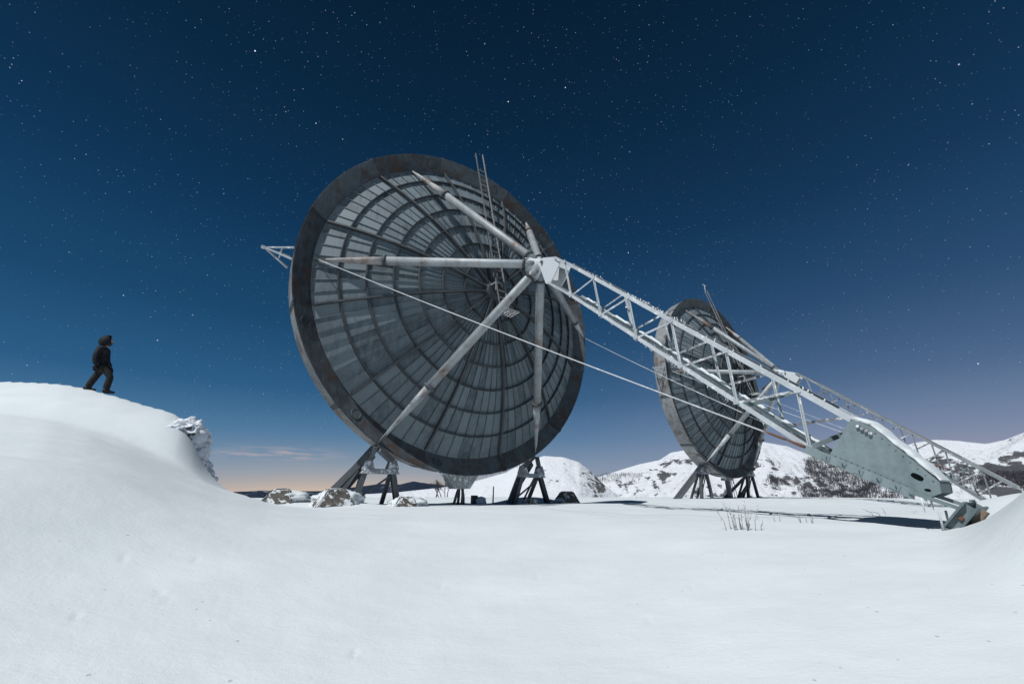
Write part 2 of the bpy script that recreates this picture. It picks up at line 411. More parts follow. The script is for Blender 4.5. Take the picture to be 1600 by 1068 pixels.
def ground_h(x, y, detail=True):
    d = np.hypot(x, y)
    b = ground_base(x, y)
    crest = smooth_interp(x * 11.0 / np.clip(y, 8.75, 30), cx, cz, G0) ; fold = smooth_interp(x * 8.0 / np.clip(y, 4.6, 9.5), fx, fz, G0 - 0.05)
    H = [b * 0 + np.minimum(b, 0.5), b, b + 0.25 * sstep(-2.5, -9, x), None, None, np.maximum(fold, b), None, None, np.maximum(crest, b), None, None, b - 0.3, b]
    H[3] = b + (np.maximum(fold, b) - b) * 0.46 * sstep(-0.6, -4.5, x)
    H[4] = b + (np.maximum(fold, b) - b) * 0.78
    H[6] = np.maximum(np.minimum(fold * 0.86 + crest * 0.14, crest), b)
    H[7] = np.maximum(fold * 0.52 + crest * 0.48, b)
    H[9] = np.maximum(crest - 0.35, b); H[10] = np.maximum(crest - 1.5, b)
    z = b * 0 + H[0]
    for i in range(len(rows_y) - 1):
        t = np.clip((y - rows_y[i]) / (rows_y[i + 1] - rows_y[i]), 0, 1)
        if i in (1, 2, 9, 10, 11): t = t * t * (3 - 2 * t)
        z = np.where((y >= rows_y[i]) & (y < rows_y[i + 1]), H[i] * (1 - t) + H[i + 1] * t, z)
    z = np.where(y >= rows_y[-1], H[-1], z)
    # snow bank at the right, drifted against the boom foot
    th = np.degrees(np.arctan2(x, y)); 
    z = z + 1.05 * sstep(42.0, 57, th) * (1 - sstep(80, 110, th)) * sstep(3.9, 5.9, d) * (1 - sstep(6.4, 9.5, d))
    # a low drift behind the boom foot
    z = z + 0.46 * np.exp(-(((x - 8.2) / 1.5) ** 2 + ((y - 6.9) / 1.2) ** 2))
    # snow banked against the footings of the first dish
    for bx, by, bh, br in BANKS: z = z + bh * np.exp(-((x - bx) ** 2 + (y - by) ** 2) / br ** 2)
    if detail:
        near = np.exp(-d / 30)
        z = z + near * (0.09 * fbm(x * 0.40 + 3, y * 0.40, 2, 3) + 0.010 * fbm(x * 1.1, y * 2.3, 3, 8) + 0.004 * fbm(x * 7, y * 11, 3, 21))
    # the shoulder ends beyond the second dish and falls to the valley
    z = z - 160 * sstep(36, 420, d + 7 * fbm(x * 0.05, y * 0.05, 3, 40) ) - 260 * sstep(300, 2500, d)
    return z
DENTS = []
for px, py in ((182, 914), (228, 922), (262, 938), (247, 934), (300, 905), (120, 960), (345, 930), (262, 905), (560, 962), (840, 890), (1080, 905), (1010, 930), (690, 900), (1230, 880)):
    r_ = ray(px, py); dd = 0.62 / (-r_[2] / math.hypot(r_[0], r_[1])); q = at_d(px, py, dd); DENTS.append((q[0], q[1]))
a_front = np.radians(np.arange(-66, 66.01, 0.22)); a_back = np.radians(np.arange(68, 292.1, 2.0))
angs = np.concatenate([a_front, a_back])
rads = np.concatenate([np.geomspace(0.35, 45, 330), np.geomspace(47, 14000, 60)])
RR, AA = np.meshgrid(rads, angs, indexing='ij')
GX = RR * np.sin(AA); GY = RR * np.cos(AA); GZ = ground_h(GX, GY)
for i, (qx, qy) in enumerate(DENTS):
    s_ = 0.016 + 0.012 * ((i * 37) % 5) / 5
    e = np.exp(-(((GX - qx) / s_) ** 2 + ((GY - qy) / (s_ * 1.3)) ** 2)); GZ -= 0.012 * e
    GZ += 0.005 * np.exp(-(((GX - qx - s_) / s_) ** 2 + ((GY - qy + s_ * 1.4) / s_) ** 2))
P = np.stack([GX, GY, GZ], -1)
ctr = np.array([[[0, 0, float(ground_h(np.array([0.001]), np.array([0.001]))[0])]]]) * np.ones((1, len(angs), 1))
P = np.concatenate([ctr, P], 0)
ground = link('ground', grid_mesh('ground', P, SNOW, True, wrap=True)); tag(ground, 'smooth wind-packed snow field rising into a drift at the left', kind='structure')
def gz(x, y):
    return float(ground_h(np.array([x], float), np.array([y], float))[0])

# ------------------------------------------------------------------ mountains
def range_mesh(name, mat, sil, Dm, base_z, noise_amp, nscale, seed, front=0.55, back=1.5, cols=500, rows=110, pw=1.25):
    az_ = []; ht = []
    for px, py in sil:
        q = at_d(px, py, Dm); az_.append(math.atan2(q[0], q[1])); ht.append(q[2])
    A = np.linspace(az_[0], az_[-1], cols); rid = np.interp(A, az_, ht)
    k = max(3, cols // 220); ker = np.hanning(k + 2)[1:-1]; ker /= ker.sum()
    rid = np.convolve(np.pad(rid, k, mode='edge'), ker, 'same')[k:-k]
    V = np.concatenate([np.linspace(0, 1, int(rows * 0.75)), np.linspace(1, 2, rows - int(rows * 0.75) + 1)[1:]])
    AAg, VV = np.meshgrid(A, V); RID = np.broadcast_to(rid, AAg.shape)
    Dd = np.where(VV < 1, Dm * (front + (1 - front) * VV), Dm * (1 + (back - 1) * (VV - 1)))
    x = Dd * np.sin(AAg); y = Dd * np.cos(AAg)
    sh = np.where(VV < 1, np.clip(VV, 0, 1) ** pw, 1 - sstep(0, 1.0, VV - 1))
    edge = sstep(0, 0.03, (AAg - A[0]) / (A[-1] - A[0])) * sstep(0, 0.03, (A[-1] - AAg) / (A[-1] - A[0]))
    z = base_z + (RID - base_z) * sh * (0.25 + 0.75 * edge)
    env = np.clip(4 * VV * (1.0 - VV), 0, 1) ** 0.7 * (VV < 1) + 0.06 * np.exp(-((VV - 1) / 0.05) ** 2)
    z = z + noise_amp * env * (2 * ridged(x * nscale, y * nscale, 5, seed) - 1.15) + noise_amp * 0.35 * env * fbm(x * nscale * 4, y * nscale * 4, 4, seed + 5)
    o = link(name, grid_mesh(name, np.stack([x, y, z], -1), mat, True)); o['kind'] = 'structure'
    return o, (A, Dm, front)
MOUNT = [(700, 790), (800, 778), (880, 763), (935, 746), (970, 734), (1000, 725), (1030, 719), (1048, 707), (1068, 703), (1090, 707), (1120, 701), (1160, 695), (1190, 690), (1222, 696),
         (1250, 705), (1290, 719), (1330, 724), (1370, 714), (1400, 700), (1430, 690), (1460, 686), (1500, 688), (1540, 692), (1570, 686), (1600, 675), (1700, 655), (1900, 640), (2300, 660), (3200, 700)]
mountain, minfo = range_mesh('mountain', M_MOUNT, MOUNT, 760, -62, 32, 0.0075, 11, cols=620, rows=150)
tag(mountain, 'snowy mountain ridge with scattered rock behind the dishes', kind='structure')
HILL = [(330, 800), (430, 782), (500, 777), (560, 772), (620, 769), (690, 761), (740, 752), (790, 738), (825, 719), (850, 712), (880, 714), (905, 722), (925, 738), (945, 758), (970, 776), (1000, 790), (1040, 810)]
hill, _ = range_mesh('hill', M_HILL, HILL, 95, -14, 1.5, 0.07, 5, front=0.52, back=1.6, cols=420, rows=120, pw=1.0)
tag(hill, 'rounded snowy hill rising behind the large dish', kind='structure')
FAR = [(-900, 775), (-300, 770), (100, 768), (330, 772), (380, 768), (405, 766), (420, 767), (440, 764), (470, 767), (520, 766), (545, 762), (560, 760), (590, 756), (608, 755), (625, 757), (645, 752), (660, 755), (680, 757), (700, 759), (760, 760), (900, 764), (1100, 768)]
far, _ = range_mesh('far_mountain', M_FAR, FAR, 9000, -360, 170, 0.0007, 31, front=0.6, back=1.4, cols=420, rows=60)
tag(far, 'distant dark blue mountain range with snowy tops', kind='structure')

# forest on the mountain: too many bare trunks to count
def surface_of(o):
    bpy.context.view_layer.update()
    return o
def forest(name, label, regions, n, seed):
    rs = np.random.RandomState(seed)
    me = mountain.data; nv = len(me.vertices); co_ = np.empty(nv * 3, np.float32); me.vertices.foreach_get('co', co_); co_ = co_.reshape(-1, 3)
    pd = co_ - np.array([0, 0, ZC]); dep = pd[:, 1] * CT + pd[:, 2] * ST
    px = 800 + F * pd[:, 0] / dep; py = 534 - F * (pd[:, 2] * CT - pd[:, 1] * ST) / dep
    ok = np.zeros(nv, bool)
    # stands described by where they grow on the slope (bearing and height), broken up by noise
    for (x0, x1, y0, y1, dens) in regions:
        e = ((px - (x0 + x1) / 2) / ((x1 - x0) / 2)) ** 2 + ((py - (y0 + y1) / 2) / ((y1 - y0) / 2)) ** 2
        nz = fbm(co_[:, 0] * 0.022, co_[:, 1] * 0.022, 5, seed + 3)
        ok |= (e + nz * 1.5 < dens) & (dep > 10)
    idx = np.nonzero(ok & (np.hypot(co_[:, 0], co_[:, 1]) < 760))[0]
    if len(idx) == 0: return
    pick = idx[rs.randint(0, len(idx), n)]
    vs = []; fs = []
    for i in pick:
        x, y, z = co_[i] + rs.uniform(-2.4, 2.4, 3) * (1, 1, 0)
        h = rs.uniform(2.2, 5.2); wd = rs.uniform(0.6, 1.5); a = rs.uniform(0, 3.14); tl = rs.uniform(-0.6, 0.6)
        c, s_ = math.cos(a), math.sin(a); o = len(vs)
        vs += [(x - 0.16, y, z - 1.5), (x + 0.16, y, z - 1.5), (x + tl * 0.3, y + 0.16, z - 1.5), (x + tl, y, z + h)]
        fs += [(o, o + 1, o + 3), (o + 1, o + 2, o + 3), (o + 2, o, o + 3)]
        for k in range(5):
            b0 = h * rs.uniform(0.25, 0.75); aa = a + k * 1.3; dx, dy = math.cos(aa) * wd * rs.uniform(0.5, 1), math.sin(aa) * wd * rs.uniform(0.5, 1); o = len(vs)
            f_ = b0 / h
            vs += [(x + tl * f_, y, z + b0), (x + tl * f_, y + .08, z + b0 + 0.30), (x + tl * f_ + dx, y + dy, z + b0 + h * rs.uniform(.18, .36))]
            fs += [(o, o + 1, o + 2)]
    me2 = bpy.data.meshes.new(name); me2.from_pydata(vs, [], fs); me2.materials.append(M_TREE)
    tag(link(name, me2), label, 'forest', None, 'stuff')
forest('forest', 'dark bare woods spread over the snowy slope beyond the boom', [(1225, 1460, 716, 800, 1.0), (1440, 1560, 734, 770, 0.85)], 17000, 1)
forest('forest', 'dark strip of bare woods on the slope at the right edge', [(1570, 1760, 738, 775, 0.6), (1500, 1600, 738, 765, 0.45)], 4000, 2)
forest('forest', 'small dark patch of woods on the slope left of the small dish', [(938, 1014, 739, 756, 0.8)], 420, 3)

# ------------------------------------------------------------------ the dishes
AP, K = 1.29, 1.54 / 5.47 ** 2
def surf(r_): return AP - K * r_ * r_
RING = [0.38, 1.10, 1.85, 2.60, 3.34, 4.07, 4.80, 5.47]
STEP = 2 * math.pi / 84
def panel_geo(mb, r0, r1, t0, half, fin=True, zc=0.0):
    """sheet-metal tray: plate with a standing seam along one edge"""
    g0 = 0.004
    def pt(r_, t, da): return (r_ * math.cos(t), -(surf(r_) + da), r_ * math.sin(t) + zc)
    r0 += 0.008; r1 -= 0.008
    d0 = half - g0 / r0; d1 = half - g0 / r1
    c = [(r0, t0 - d0), (r0, t0 + d0), (r1, t0 + d1), (r1, t0 - d1)]
    mb.hexa([pt(a, b, -0.012) for a, b in c] + [pt(a, b, 0.0) for a, b in c])
    if fin:
        w0, w1 = 0.014 / r0, 0.014 / r1
        c = [(r0, t0 - d0), (r0, t0 - d0 + w0), (r1, t0 - d1 + w1), (r1, t0 - d1)]
        mb.hexa([pt(a, b, 0.001) for a, b in c] + [pt(a, b, 0.038) for a, b in c])

def make_dish(C, ground_z, single_panels, label, legs, mast=False):
    root = empty('dish_antenna', (C[0], C[1], ground_z), AZ)
    tag(root, label, 'dish antenna', 'parabolic dish antennas')
    zc = C[2] - ground_z
    # front skin of the reflector, closing the gaps behind the panels
    mb = MB(); prof_ = [(r_, surf(r_) - 0.05) for r_ in np.linspace(0.05, 5.6, 14)] + [(r_, surf(r_) - 0.09) for r_ in np.linspace(5.6, 0.05, 14)]
    mb.sweep(prof_, 0, 2 * math.pi, 72, zc); mb.build('reflector_skin', M_RIB, root, True)
    # panels
    spec = []
    for i in range(1, 7):
        for j in range(84):
            t = R(15) + (j + 0.5) * STEP
            rm = (RING[i] + RING[i + 1]) / 2
            wx = C[0] + rm * math.cos(t) * TV[0]; wy = C[1] + rm * math.cos(t) * TV[1]; wz = C[2] + rm * math.sin(t) - ZC
            dist2 = wx * wx + wy * wy + wz * wz
            sl = 2 * K * rm; nl = Vector((sl * math.cos(t), -1, sl * math.sin(t))).normalized()
            nw = Vector((nl.x * TV[0] - nl.y * NV[0], nl.x * TV[1] - nl.y * NV[1], nl.z))
            vis = -(nw.x * wx + nw.y * wy + nw.z * wz) / dist2 ** 0.5
            spec.append((rm * vis / dist2, i, t))
    spec.sort(reverse=True)
    meshes = {}
    if single_panels:
        for _, i, t in spec[:300]:
            if i not in meshes:
                mb = MB(); panel_geo(mb, RING[i], RING[i + 1], 0.0, STEP / 2); meshes[i] = mb.mesh('panel', M_PANEL)
            o = link('panel', meshes[i], root); o.location = (0, 0, zc); o.rotation_euler = (0, -t, 0)
        rest = spec[300:]
    else: rest = spec
    mb = MB()
    for _, i, t in rest: panel_geo(mb, RING[i], RING[i + 1], t, STEP / 2, True, zc)
    for j in range(36): panel_geo(mb, RING[0], RING[1], R(15) + (j + 0.5) * R(10), R(5), True, zc)
    tag(mb.build('panel_field', M_PANEL, root), kind='stuff')
    # ring ribs and radial ribs
    for r_ in RING[:-1]:
        mb = MB(); a = surf(r_); wv = 0.017
        mb.sweep([(r_ - wv, a - 0.02), (r_ + wv, a - 0.02 - 2 * K * r_ * wv), (r_ + wv, a + 0.095), (r_ - wv, a + 0.095)], 0, 2 * math.pi, 84, zc)
        mb.build('ring_rib', M_RIB, root)
    mb = MB(); rr = np.linspace(0.34, 5.44, 12)
    for a, b in zip(rr[:-1], rr[1:]):
        wv = 0.028
        mb.hexa([(a, -surf(a) + 0.01, -wv), (b, -surf(b) + 0.01, -wv), (b, -surf(b) + 0.01, wv), (a, -surf(a) + 0.01, wv),
                 (a, -surf(a) - 0.135, -wv), (b, -surf(b) - 0.135, -wv), (b, -surf(b) - 0.135, wv), (a, -surf(a) - 0.135, wv)])
    rib = mb.mesh('radial_rib', M_RIB)
    for k in range(12):
        o = link('radial_rib', rib, root); o.location = (0, 0, zc); o.rotation_euler = (0, -R(15 + 30 * k), 0)
    # rim: twelve collar segments with straps and round cover plates
    e = R(0.16)
    seg = MB().sweep([(5.45, -0.27), (5.985, 0.0), (6.0, 0.0), (5.99, -0.030), (5.47, -0.30)], e, R(30) - e, 10).mesh('rim_segment', M_RIM)
    skin = MB().sweep([(5.990, -0.034), (6.012, -0.012), (5.92, -0.85), (5.89, -0.85)], e, R(30) - e, 10).mesh('rim_skin', M_RIMOUT)
    strap = MB().sweep([(5.46, -0.262), (5.99, 0.008), (6.026, 0.008), (5.935, -0.82), (5.91, -0.82), (5.985, -0.02), (5.47, -0.28)], R(-0.75), R(0.75), 2).mesh('seam_strap', M_RIM)
    mb = MB(); cm_ = Vector((5.73, 0.123, 0)); nn = Vector((-0.45, -0.893, 0)).normalized(); tt = nn.cross(Vector((0, 0, 1)))
    ringv = []
    for r_, h in ((0.17, 0.0), (0.165, 0.022), (0.135, 0.022), (0.13, 0.010)):
        ringv += [cm_ + (tt * math.cos(2 * math.pi * q / 20) + Vector((0, 0, 1)) * math.sin(2 * math.pi * q / 20)) * r_ + nn * h for q in range(20)]
    fs = [(j * 20 + q, j * 20 + (q + 1) % 20, (j + 1) * 20 + (q + 1) % 20, (j + 1) * 20 + q) for j in range(3) for q in range(20)] + [tuple(60 + q for q in range(20))]
    mb.add(ringv, fs); cover = mb.mesh('cover_plate', M_RIM)
    for k in range(12):
        a = R(15 + 30 * k)
        o = link('rim_segment', seg, root); o.location = (0, 0, zc); o.rotation_euler = (0, -a, 0)
        s_ = link('rim_skin', skin, o)
        c_ = link('cover_plate', cover, o); c_.rotation_euler = (0, -R(5), 0)
        o = link('seam_strap', strap, root); o.location = (0, 0, zc); o.rotation_euler = (0, -a, 0)
    # hub: faceted cone gathering the six struts
    HA = 3.81; hubp = Vector((0, -HA, zc - 0.06))
    mb = MB(); prof_ = [(0.0, HA + 0.22), (0.10, HA + 0.20), (0.16, HA + 0.05), (0.36, HA - 0.20), (0.38, HA - 0.32), (0.10, HA - 0.42), (0.0, HA - 0.42)]
    vs = []; n = 18
    for r_, a in prof_: vs += [(r_ * math.cos(2 * math.pi * q / n), -a, r_ * math.sin(2 * math.pi * q / n) + zc - 0.06) for q in range(n)]
    mb.add(vs, [(j * n + q, j * n + (q + 1) % n, (j + 1) * n + (q + 1) % n, (j + 1) * n + q) for j in range(len(prof_) - 1) for q in range(n)])
    hub = mb.build('hub', M_FROSTP, root)
    for k in range(6):                                   # star gussets between the struts
        a = R(30 + 60 * k); d = Vector((math.cos(a), 0, math.sin(a)))
        MB().bar(hubp + d * 0.08 + Vector((0, 0.02, 0)), hubp + d * 0.42 + Vector((0, 0.30, 0)), 0.025, 0.16, (0, 1, 0), h2=0.07).build('gusset', M_FROST, hub)
    # struts: pipe, flange, tapered foot
    for ang, rf, da in ((0, 5.92, 0.0), (60, 5.45, -0.10), (120, 5.38, -0.12), (180, 5.36, -0.10), (240, 5.92, 0.0), (300, 5.92, 0.0)):
        foot = Vector((rf * math.cos(R(ang)), -(da), rf * math.sin(R(ang)) + zc))
        d = (foot - hubp); Lg = d.length; u = d / Lg
        p0 = hubp + u * 0.20; p1 = hubp + u * (0.70 * Lg)
        st_ = MB().tube([p0, hubp + u * 0.5, hubp + u * 0.52, p1], [0.115, 0.125, 0.132, 0.132], 16).build('strut', M_STRUT, root)
        for q in (hubp + u * 0.52, p1): MB().tube([q - u * 0.035, q + u * 0.035], 0.18, 16).build('flange', M_RIM, st_)
        tip = M_TIP if ang in (60, 120, 180) else M_STRUT
        MB().tube([p1 + u * 0.04, hubp + u * (0.78 * Lg), hubp + u * (0.93 * Lg), foot], [0.130, 0.112, 0.055, 0.030], 14).build('tapered_foot', tip, st_)
        MB().bar(foot - u * 0.25, foot + u * 0.05, 0.03, 0.12, (0, 1, 0)).build('foot_plate', M_RIM, st_)
    # centre boss and bracket
    mb = MB().sweep([(0.02, AP - 0.06), (0.36, AP - 0.08), (0.34, AP + 0.10), (0.25, AP + 0.16), (0.02, AP + 0.16)], 0, 2 * math.pi, 24, zc); boss = mb.build('centre_boss', M_RIB, root)
    mb = MB(); b0 = Vector((-0.16, -(AP + 0.16), zc + 0.16))
    for p, q in (((0, 0, 0), (0, -0.3, 0)), ((0, -0.3, 0), (0.24, -0.3, 0)), ((0.24, -0.3, 0), (0.24, -0.3, -0.12)), ((0, -0.3, 0), (0, -0.3, -0.3))):
        mb.bar(b0 + Vector(p), b0 + Vector(q), 0.035, 0.05)
    mb.build('bracket', M_STRUT, boss)
    # ladder leaning from the rim top to the hub side
    top = Vector((0, -0.16, zc + 6.72)); bot = Vector((0, -2.06, zc - 1.1)); u = (bot - top).normalized()
    mb = MB()
    for s_ in (-0.17, 0.17): mb.bar(top + Vector((s_, 0, 0.12 * (s_ > 0))), bot + Vector((s_, 0, 0)), 0.028, 0.048, (0, 1, 0))
    lad = mb.build('ladder', M_LADDER, root); Lg = (bot - top).length
    rung = MB().bar((-0.17, 0, 0), (0.17, 0, 0), 0.028, 0.028).mesh('rung', M_LADDER)
    k = 0
    while 1.0 + k * 0.29 < Lg:
        o = link('rung', rung, lad); o.location = top + u * (1.0 + k * 0.29); k += 1
    mb = MB(); p = bot + Vector((0, 0.0, 0.02))
    for x in np.linspace(-0.28, 0.28, 6): mb.bar(p + Vector((x, 0.12, 0)), p + Vector((x, -0.36, 0.02)), 0.02, 0.035)
    for y in (0.12, -0.12, -0.36): mb.bar(p + Vector((-0.3, y, 0.02)), p + Vector((0.3, y, 0.02)), 0.02, 0.03)
    mb.build('rest_grate', M_CAP, lad)
    for z_, a_ in ((5.9, -0.02), (3.2, surf(3.2)), (1.2, surf(1.2))):
        f_ = (6.72 - z_) / 7.82; lp = top + (bot - top) * f_
        MB().bar(lp, (0, -a_ - 0.05, zc + z_ - 0.05), 0.04, 0.04).build('standoff', M_RIB, lad)
    if mast:
        m_ = MB().tube([(0.0, -0.14, zc + 6.6), (0.0, -0.10, zc + 7.25)], 0.03, 8)
        m_.bar((-0.18, -0.10, zc + 7.25), (0.2, -0.10, zc + 7.27), 0.05, 0.06); m_.build('mast', M_FROST, root)
    # lattice outrigger on the side of the rim
    mb = MB(); tipv = Vector((-6.72, 0.35, zc + 0.02))
    for a, z_ in ((-0.10, 0.16), (-0.72, 0.16), (-0.10, -0.22), (-0.72, -0.22)):
        mb.bar((-6.02, -a, zc + z_), tipv, 0.05, 0.05, w2=0.035, h2=0.035)
    mb.bar((-6.30, 0.25, zc + 0.10), (-6.30, 0.50, zc - 0.10), 0.03, 0.03); mb.bar((-6.30, 0.24, zc - 0.10), (-6.30, 0.52, zc + 0.10), 0.03, 0.03)
    mb.box(tipv - Vector((0.03, 0, 0)), (0.10, 0.07, 0.07)); mb.build('outrigger', M_FROST, root)
    # stays on the outside of the rim (right edge hooks)
    for a in (-8, 3, 14):
        t = R(a); p = Vector((6.02 * math.cos(t), 0.1, 6.02 * math.sin(t) + zc))
        MB().tube([p, p + Vector((0.08 * math.cos(t), 0, 0.08 * math.sin(t)))], 0.03, 6).build('lug', M_CAP, root)
    legs(root, zc)
    return root

def trestle(root, zc, x0, x1, y, ztop, rim, back_leg=None, splay=0.28, heavy=1.0, fg=0.0):
    """cap beam on two splayed legs, a bracket up to the rim, long rakers behind"""
    xm = (x0 + x1) / 2; rim = Vector(rim)
    mb = MB(); mb.hexa([(x0 - 0.05, y - 0.16, ztop - 0.12), (x1 + 0.05, y - 0.16, ztop - 0.12), (x1 + 0.05, y + 0.16, ztop - 0.12), (x0 - 0.05, y + 0.16, ztop - 0.12),
                        (x0 + 0.02, y - 0.13, ztop + 0.02), (x1 - 0.02, y - 0.13, ztop + 0.02), (x1 - 0.02, y + 0.13, ztop + 0.02), (x0 + 0.02, y + 0.13, ztop + 0.02)])
    for x in (x0 + 0.14, x1 - 0.14):
        mb.hexa([(x - 0.18, y - 0.12, ztop), (x + 0.18, y - 0.12, ztop), (x + 0.18, y + 0.12, ztop), (x - 0.18, y + 0.12, ztop),
                 (x - 0.09, y - 0.09, ztop + 0.30), (x + 0.09, y - 0.09, ztop + 0.30), (x + 0.09, y + 0.09, ztop + 0.30), (x - 0.09, y + 0.09, ztop + 0.30)])
    cap = mb.build('support_trestle', M_CAP, root)
    MB().bar((x0 + 0.14, y, ztop + 0.24), rim + Vector((-0.06, 0.04, -0.06)), 0.16, 0.16, w2=0.12, h2=0.12).build('bracket', M_LEG, cap)
    MB().bar((x1 - 0.14, y, ztop + 0.24), rim + Vector((0.04, 0.04, -0.14)), 0.14, 0.14).build('bracket', M_LEG, cap)
    for x, s_ in ((x0 + 0.06, -1), (x1 - 0.10, 1)):
        mb = MB(); b0 = Vector((x, y, ztop - 0.10)); b1 = Vector((x + s_ * splay, y, fg - 0.12))
        mb.bar(b0 + Vector((0, -0.07, 0)), b1 + Vector((0, -0.07, 0)), 0.15 * heavy, 0.014, (0, 1, 0))
        mb.bar(b0 + Vector((0, 0.07, 0)), b1 + Vector((0, 0.07, 0)), 0.15 * heavy, 0.014, (0, 1, 0))
        mb.bar(b0, b1, 0.03, 0.13, (0, 1, 0)); lg = mb.build('leg', M_LEG, cap)
        MB().box(b1 + Vector((0, 0, 0.10)), (0.30, 0.26, 0.03)).build('base_plate', M_LEG, cap)
    za, zb = fg + 0.12, ztop - 0.14
    MB().bar((x0 - splay * 0.75, y + 0.03, za), (x1 - 0.12, y + 0.03, zb), 0.045, 0.05).build('brace', M_LEG, cap)
    for x in (x0 + 0.05, x1 - 0.12): MB().bar((x, y + 0.12, ztop - 0.05), (x + 0.10, y + 0.95, fg - 0.1), 0.11, 0.10).build('leg', M_LEG, cap)
    if back_leg:
        for q0, q1 in back_leg:
            MB().bar(q0, q1, 0.09, 0.17).build('raker', M_LEG, cap)
    return cap

def legs_big(root, zc):
    rimL = (-2.98, -0.0, zc - 5.20); rimR = (3.02, 0.0, zc - 5.20)
    trestle(root, zc, -3.22, -2.20, 0.42, 1.02, rimL, [((-3.0, 0.30, 1.62), (-4.05, 1.15, 0.0)), ((-2.95, 0.42, 1.42), (-3.72, 1.30, 0.0)), ((-3.05, 0.30, 1.50), (-4.22, 0.95, 0.0))], 0.26)
    trestle(root, zc, 2.55, 3.62, 0.42, 1.02, rimR, [((3.1, 0.4, 1.4), (3.3, 2.2, -0.1))], 0.38)
    MB().bar((2.72, 0.42, 0.15), (3.25, 0.42, 0.92), 0.05, 0.05).build('brace', M_LEG, root)
    mb = MB(); mb.hexa([(-0.22, 0.25, 0.50), (0.32, 0.25, 0.50), (0.32, 0.70, 0.50), (-0.22, 0.70, 0.50), (-0.48, 0.20, 0.94), (0.62, 0.20, 0.94), (0.62, 0.75, 0.94), (-0.48, 0.75, 0.94)])
    c = mb.build('centre_support', M_CAP, root)
    for x, y, x2 in ((-0.02, 0.4, -0.22), (0.05, 0.5, 0.02), (0.14, 0.42, 0.12), (0.18, 0.52, 0.26)):
        MB().tube([(x, y, 0.52), ((x + x2) / 2 + 0.02, y, 0.3), (x2, y, -0.1)], 0.045, 8).build('pipe', M_LEG, c)
    mb = MB()
    rr_ = random.Random(4)
    for k in range(46):                                # icicles along the lower rim edge
        a = R(252 + 46 * rr_.random()); r_ = 6.01; L_ = rr_.uniform(0.03, 0.14)
        p = Vector((r_ * math.cos(a), rr_.uniform(0.0, 0.15), r_ * math.sin(a) + zc + 0.01)); mb.tube([p, p - Vector((0, 0, L_))], [0.016, 0.002], 5)
    tag(mb.build('rime_fringe', SNOW, root), kind='stuff')
def legs_small(root, zc):
    h = zc - 6.0
    rimL = (-2.98, 0.0, zc - 5.20); rimR = (3.02, 0.0, zc - 5.20)
    trestle(root, zc, -3.15, -2.35, 0.42, 1.55, rimL, [((-3.02, 0.35, 1.95), (-5.1, 1.2, -0.1)), ((-2.9, 0.45, 1.7), (-4.15, 1.5, -0.1))], 0.30, 0.95)
    trestle(root, zc, 2.60, 3.50, 0.42, 1.55, rimR, [((3.1, 0.4, 1.7), (1.6, 1.8, -0.1)), ((2.9, 0.4, 1.1), (1.2, 0.6, -0.1))], 0.36, 0.95)
    c = MB().box((0.0, 0.45, h - 0.05), (0.6, 0.5, 0.16)).build('centre_support', M_CAP, root)
    MB().bar((0.0, 0.45, h - 0.1), (0.05, 0.45, -0.1), 0.24, 0.24).build('leg', M_LEG, c)
    for x in (0.5, 0.8): MB().tube([(x, 0.5, h + 0.1), (x + 0.3, 0.5, -0.1)], 0.02, 6).build('pipe', M_LEG, c)

g1 = gz(C1[0], C1[1]); g2 = gz(C2[0], C2[1])
dish1 = make_dish(C1, G0, True, 'large weathered dish antenna seen from behind, nearest the camera', legs_big)
dish2 = make_dish(C2, G0 - 0.05, False, 'smaller-looking dish antenna farther back at the right', legs_small, mast=True)

# ------------------------------------------------------------------ lattice booms
def poly_plate(loops, off, th, mk, name, mat, parent):
    """flat plate in the boom plane with holes: loops of (a, h), the first is the outline"""
    bm = bmesh.new(); edges = []
    for lp in loops:
        vv = [bm.verts.new(mk(off, a, h)) for a, h in lp]
        for i in range(len(vv)): edges.append(bm.edges.new((vv[i], vv[(i + 1) % len(vv)])))
    bmesh.ops.triangle_fill(bm, use_beauty=True, edges=edges)
    ret = bmesh.ops.extrude_face_region(bm, geom=bm.faces[:])
    bmesh.ops.translate(bm, vec=(th, 0, 0), verts=[e for e in ret['geom'] if isinstance(e, bmesh.types.BMVert)])
    bmesh.ops.recalc_face_normals(bm, faces=bm.faces)
    me = bpy.data.meshes.new(name); bm.to_mesh(me); bm.free(); me.materials.append(mat)
    return link(name, me, parent)
def oval(ca, ch, ra, rb, rot, n=18):
    out = []
    for k in range(n):
        t = 2 * math.pi * k / n; x = ra * math.copysign(abs(math.cos(t)) ** 0.7, math.cos(t)); y = rb * math.copysign(abs(math.sin(t)) ** 0.8, math.sin(t))
        out.append((ca + x * math.cos(rot) - y * math.sin(rot), ch + x * math.sin(rot) + y * math.cos(rot)))
    return out

def lumpy_strip(p0, p1, wid, hgt, n, seed, mk_side=(1, 0, 0)):
    """a ragged cap of snow lying along a member"""
    rs = random.Random(seed); p0 = Vector(p0); p1 = Vector(p1); sd = Vector(mk_side); mb = MB(); vs = []
    for i in range(n + 1):
        c = p0.lerp(p1, i / n); t = 0.35 + 0.65 * rs.random(); wv = wid / 2 * (0.7 + 0.3 * rs.random())
        if i in (0, n): t = 0.05
        for k in range(6):
            a = math.pi * k / 5; vs.append(c - sd * wv * math.cos(a) + Vector((0, 0, 1)) * (hgt * t * math.sin(a) ** 0.7 if 0 < k < 5 else -0.012))
    fs = [(i * 6 + k, i * 6 + k + 1, (i + 1) * 6 + k + 1, (i + 1) * 6 + k) for i in range(n) for k in range(5)]
    fs += [(i * 6 + 5, i * 6, (i + 1) * 6, (i + 1) * 6 + 5) for i in range(n)]
    return mb.add(vs, fs, True)

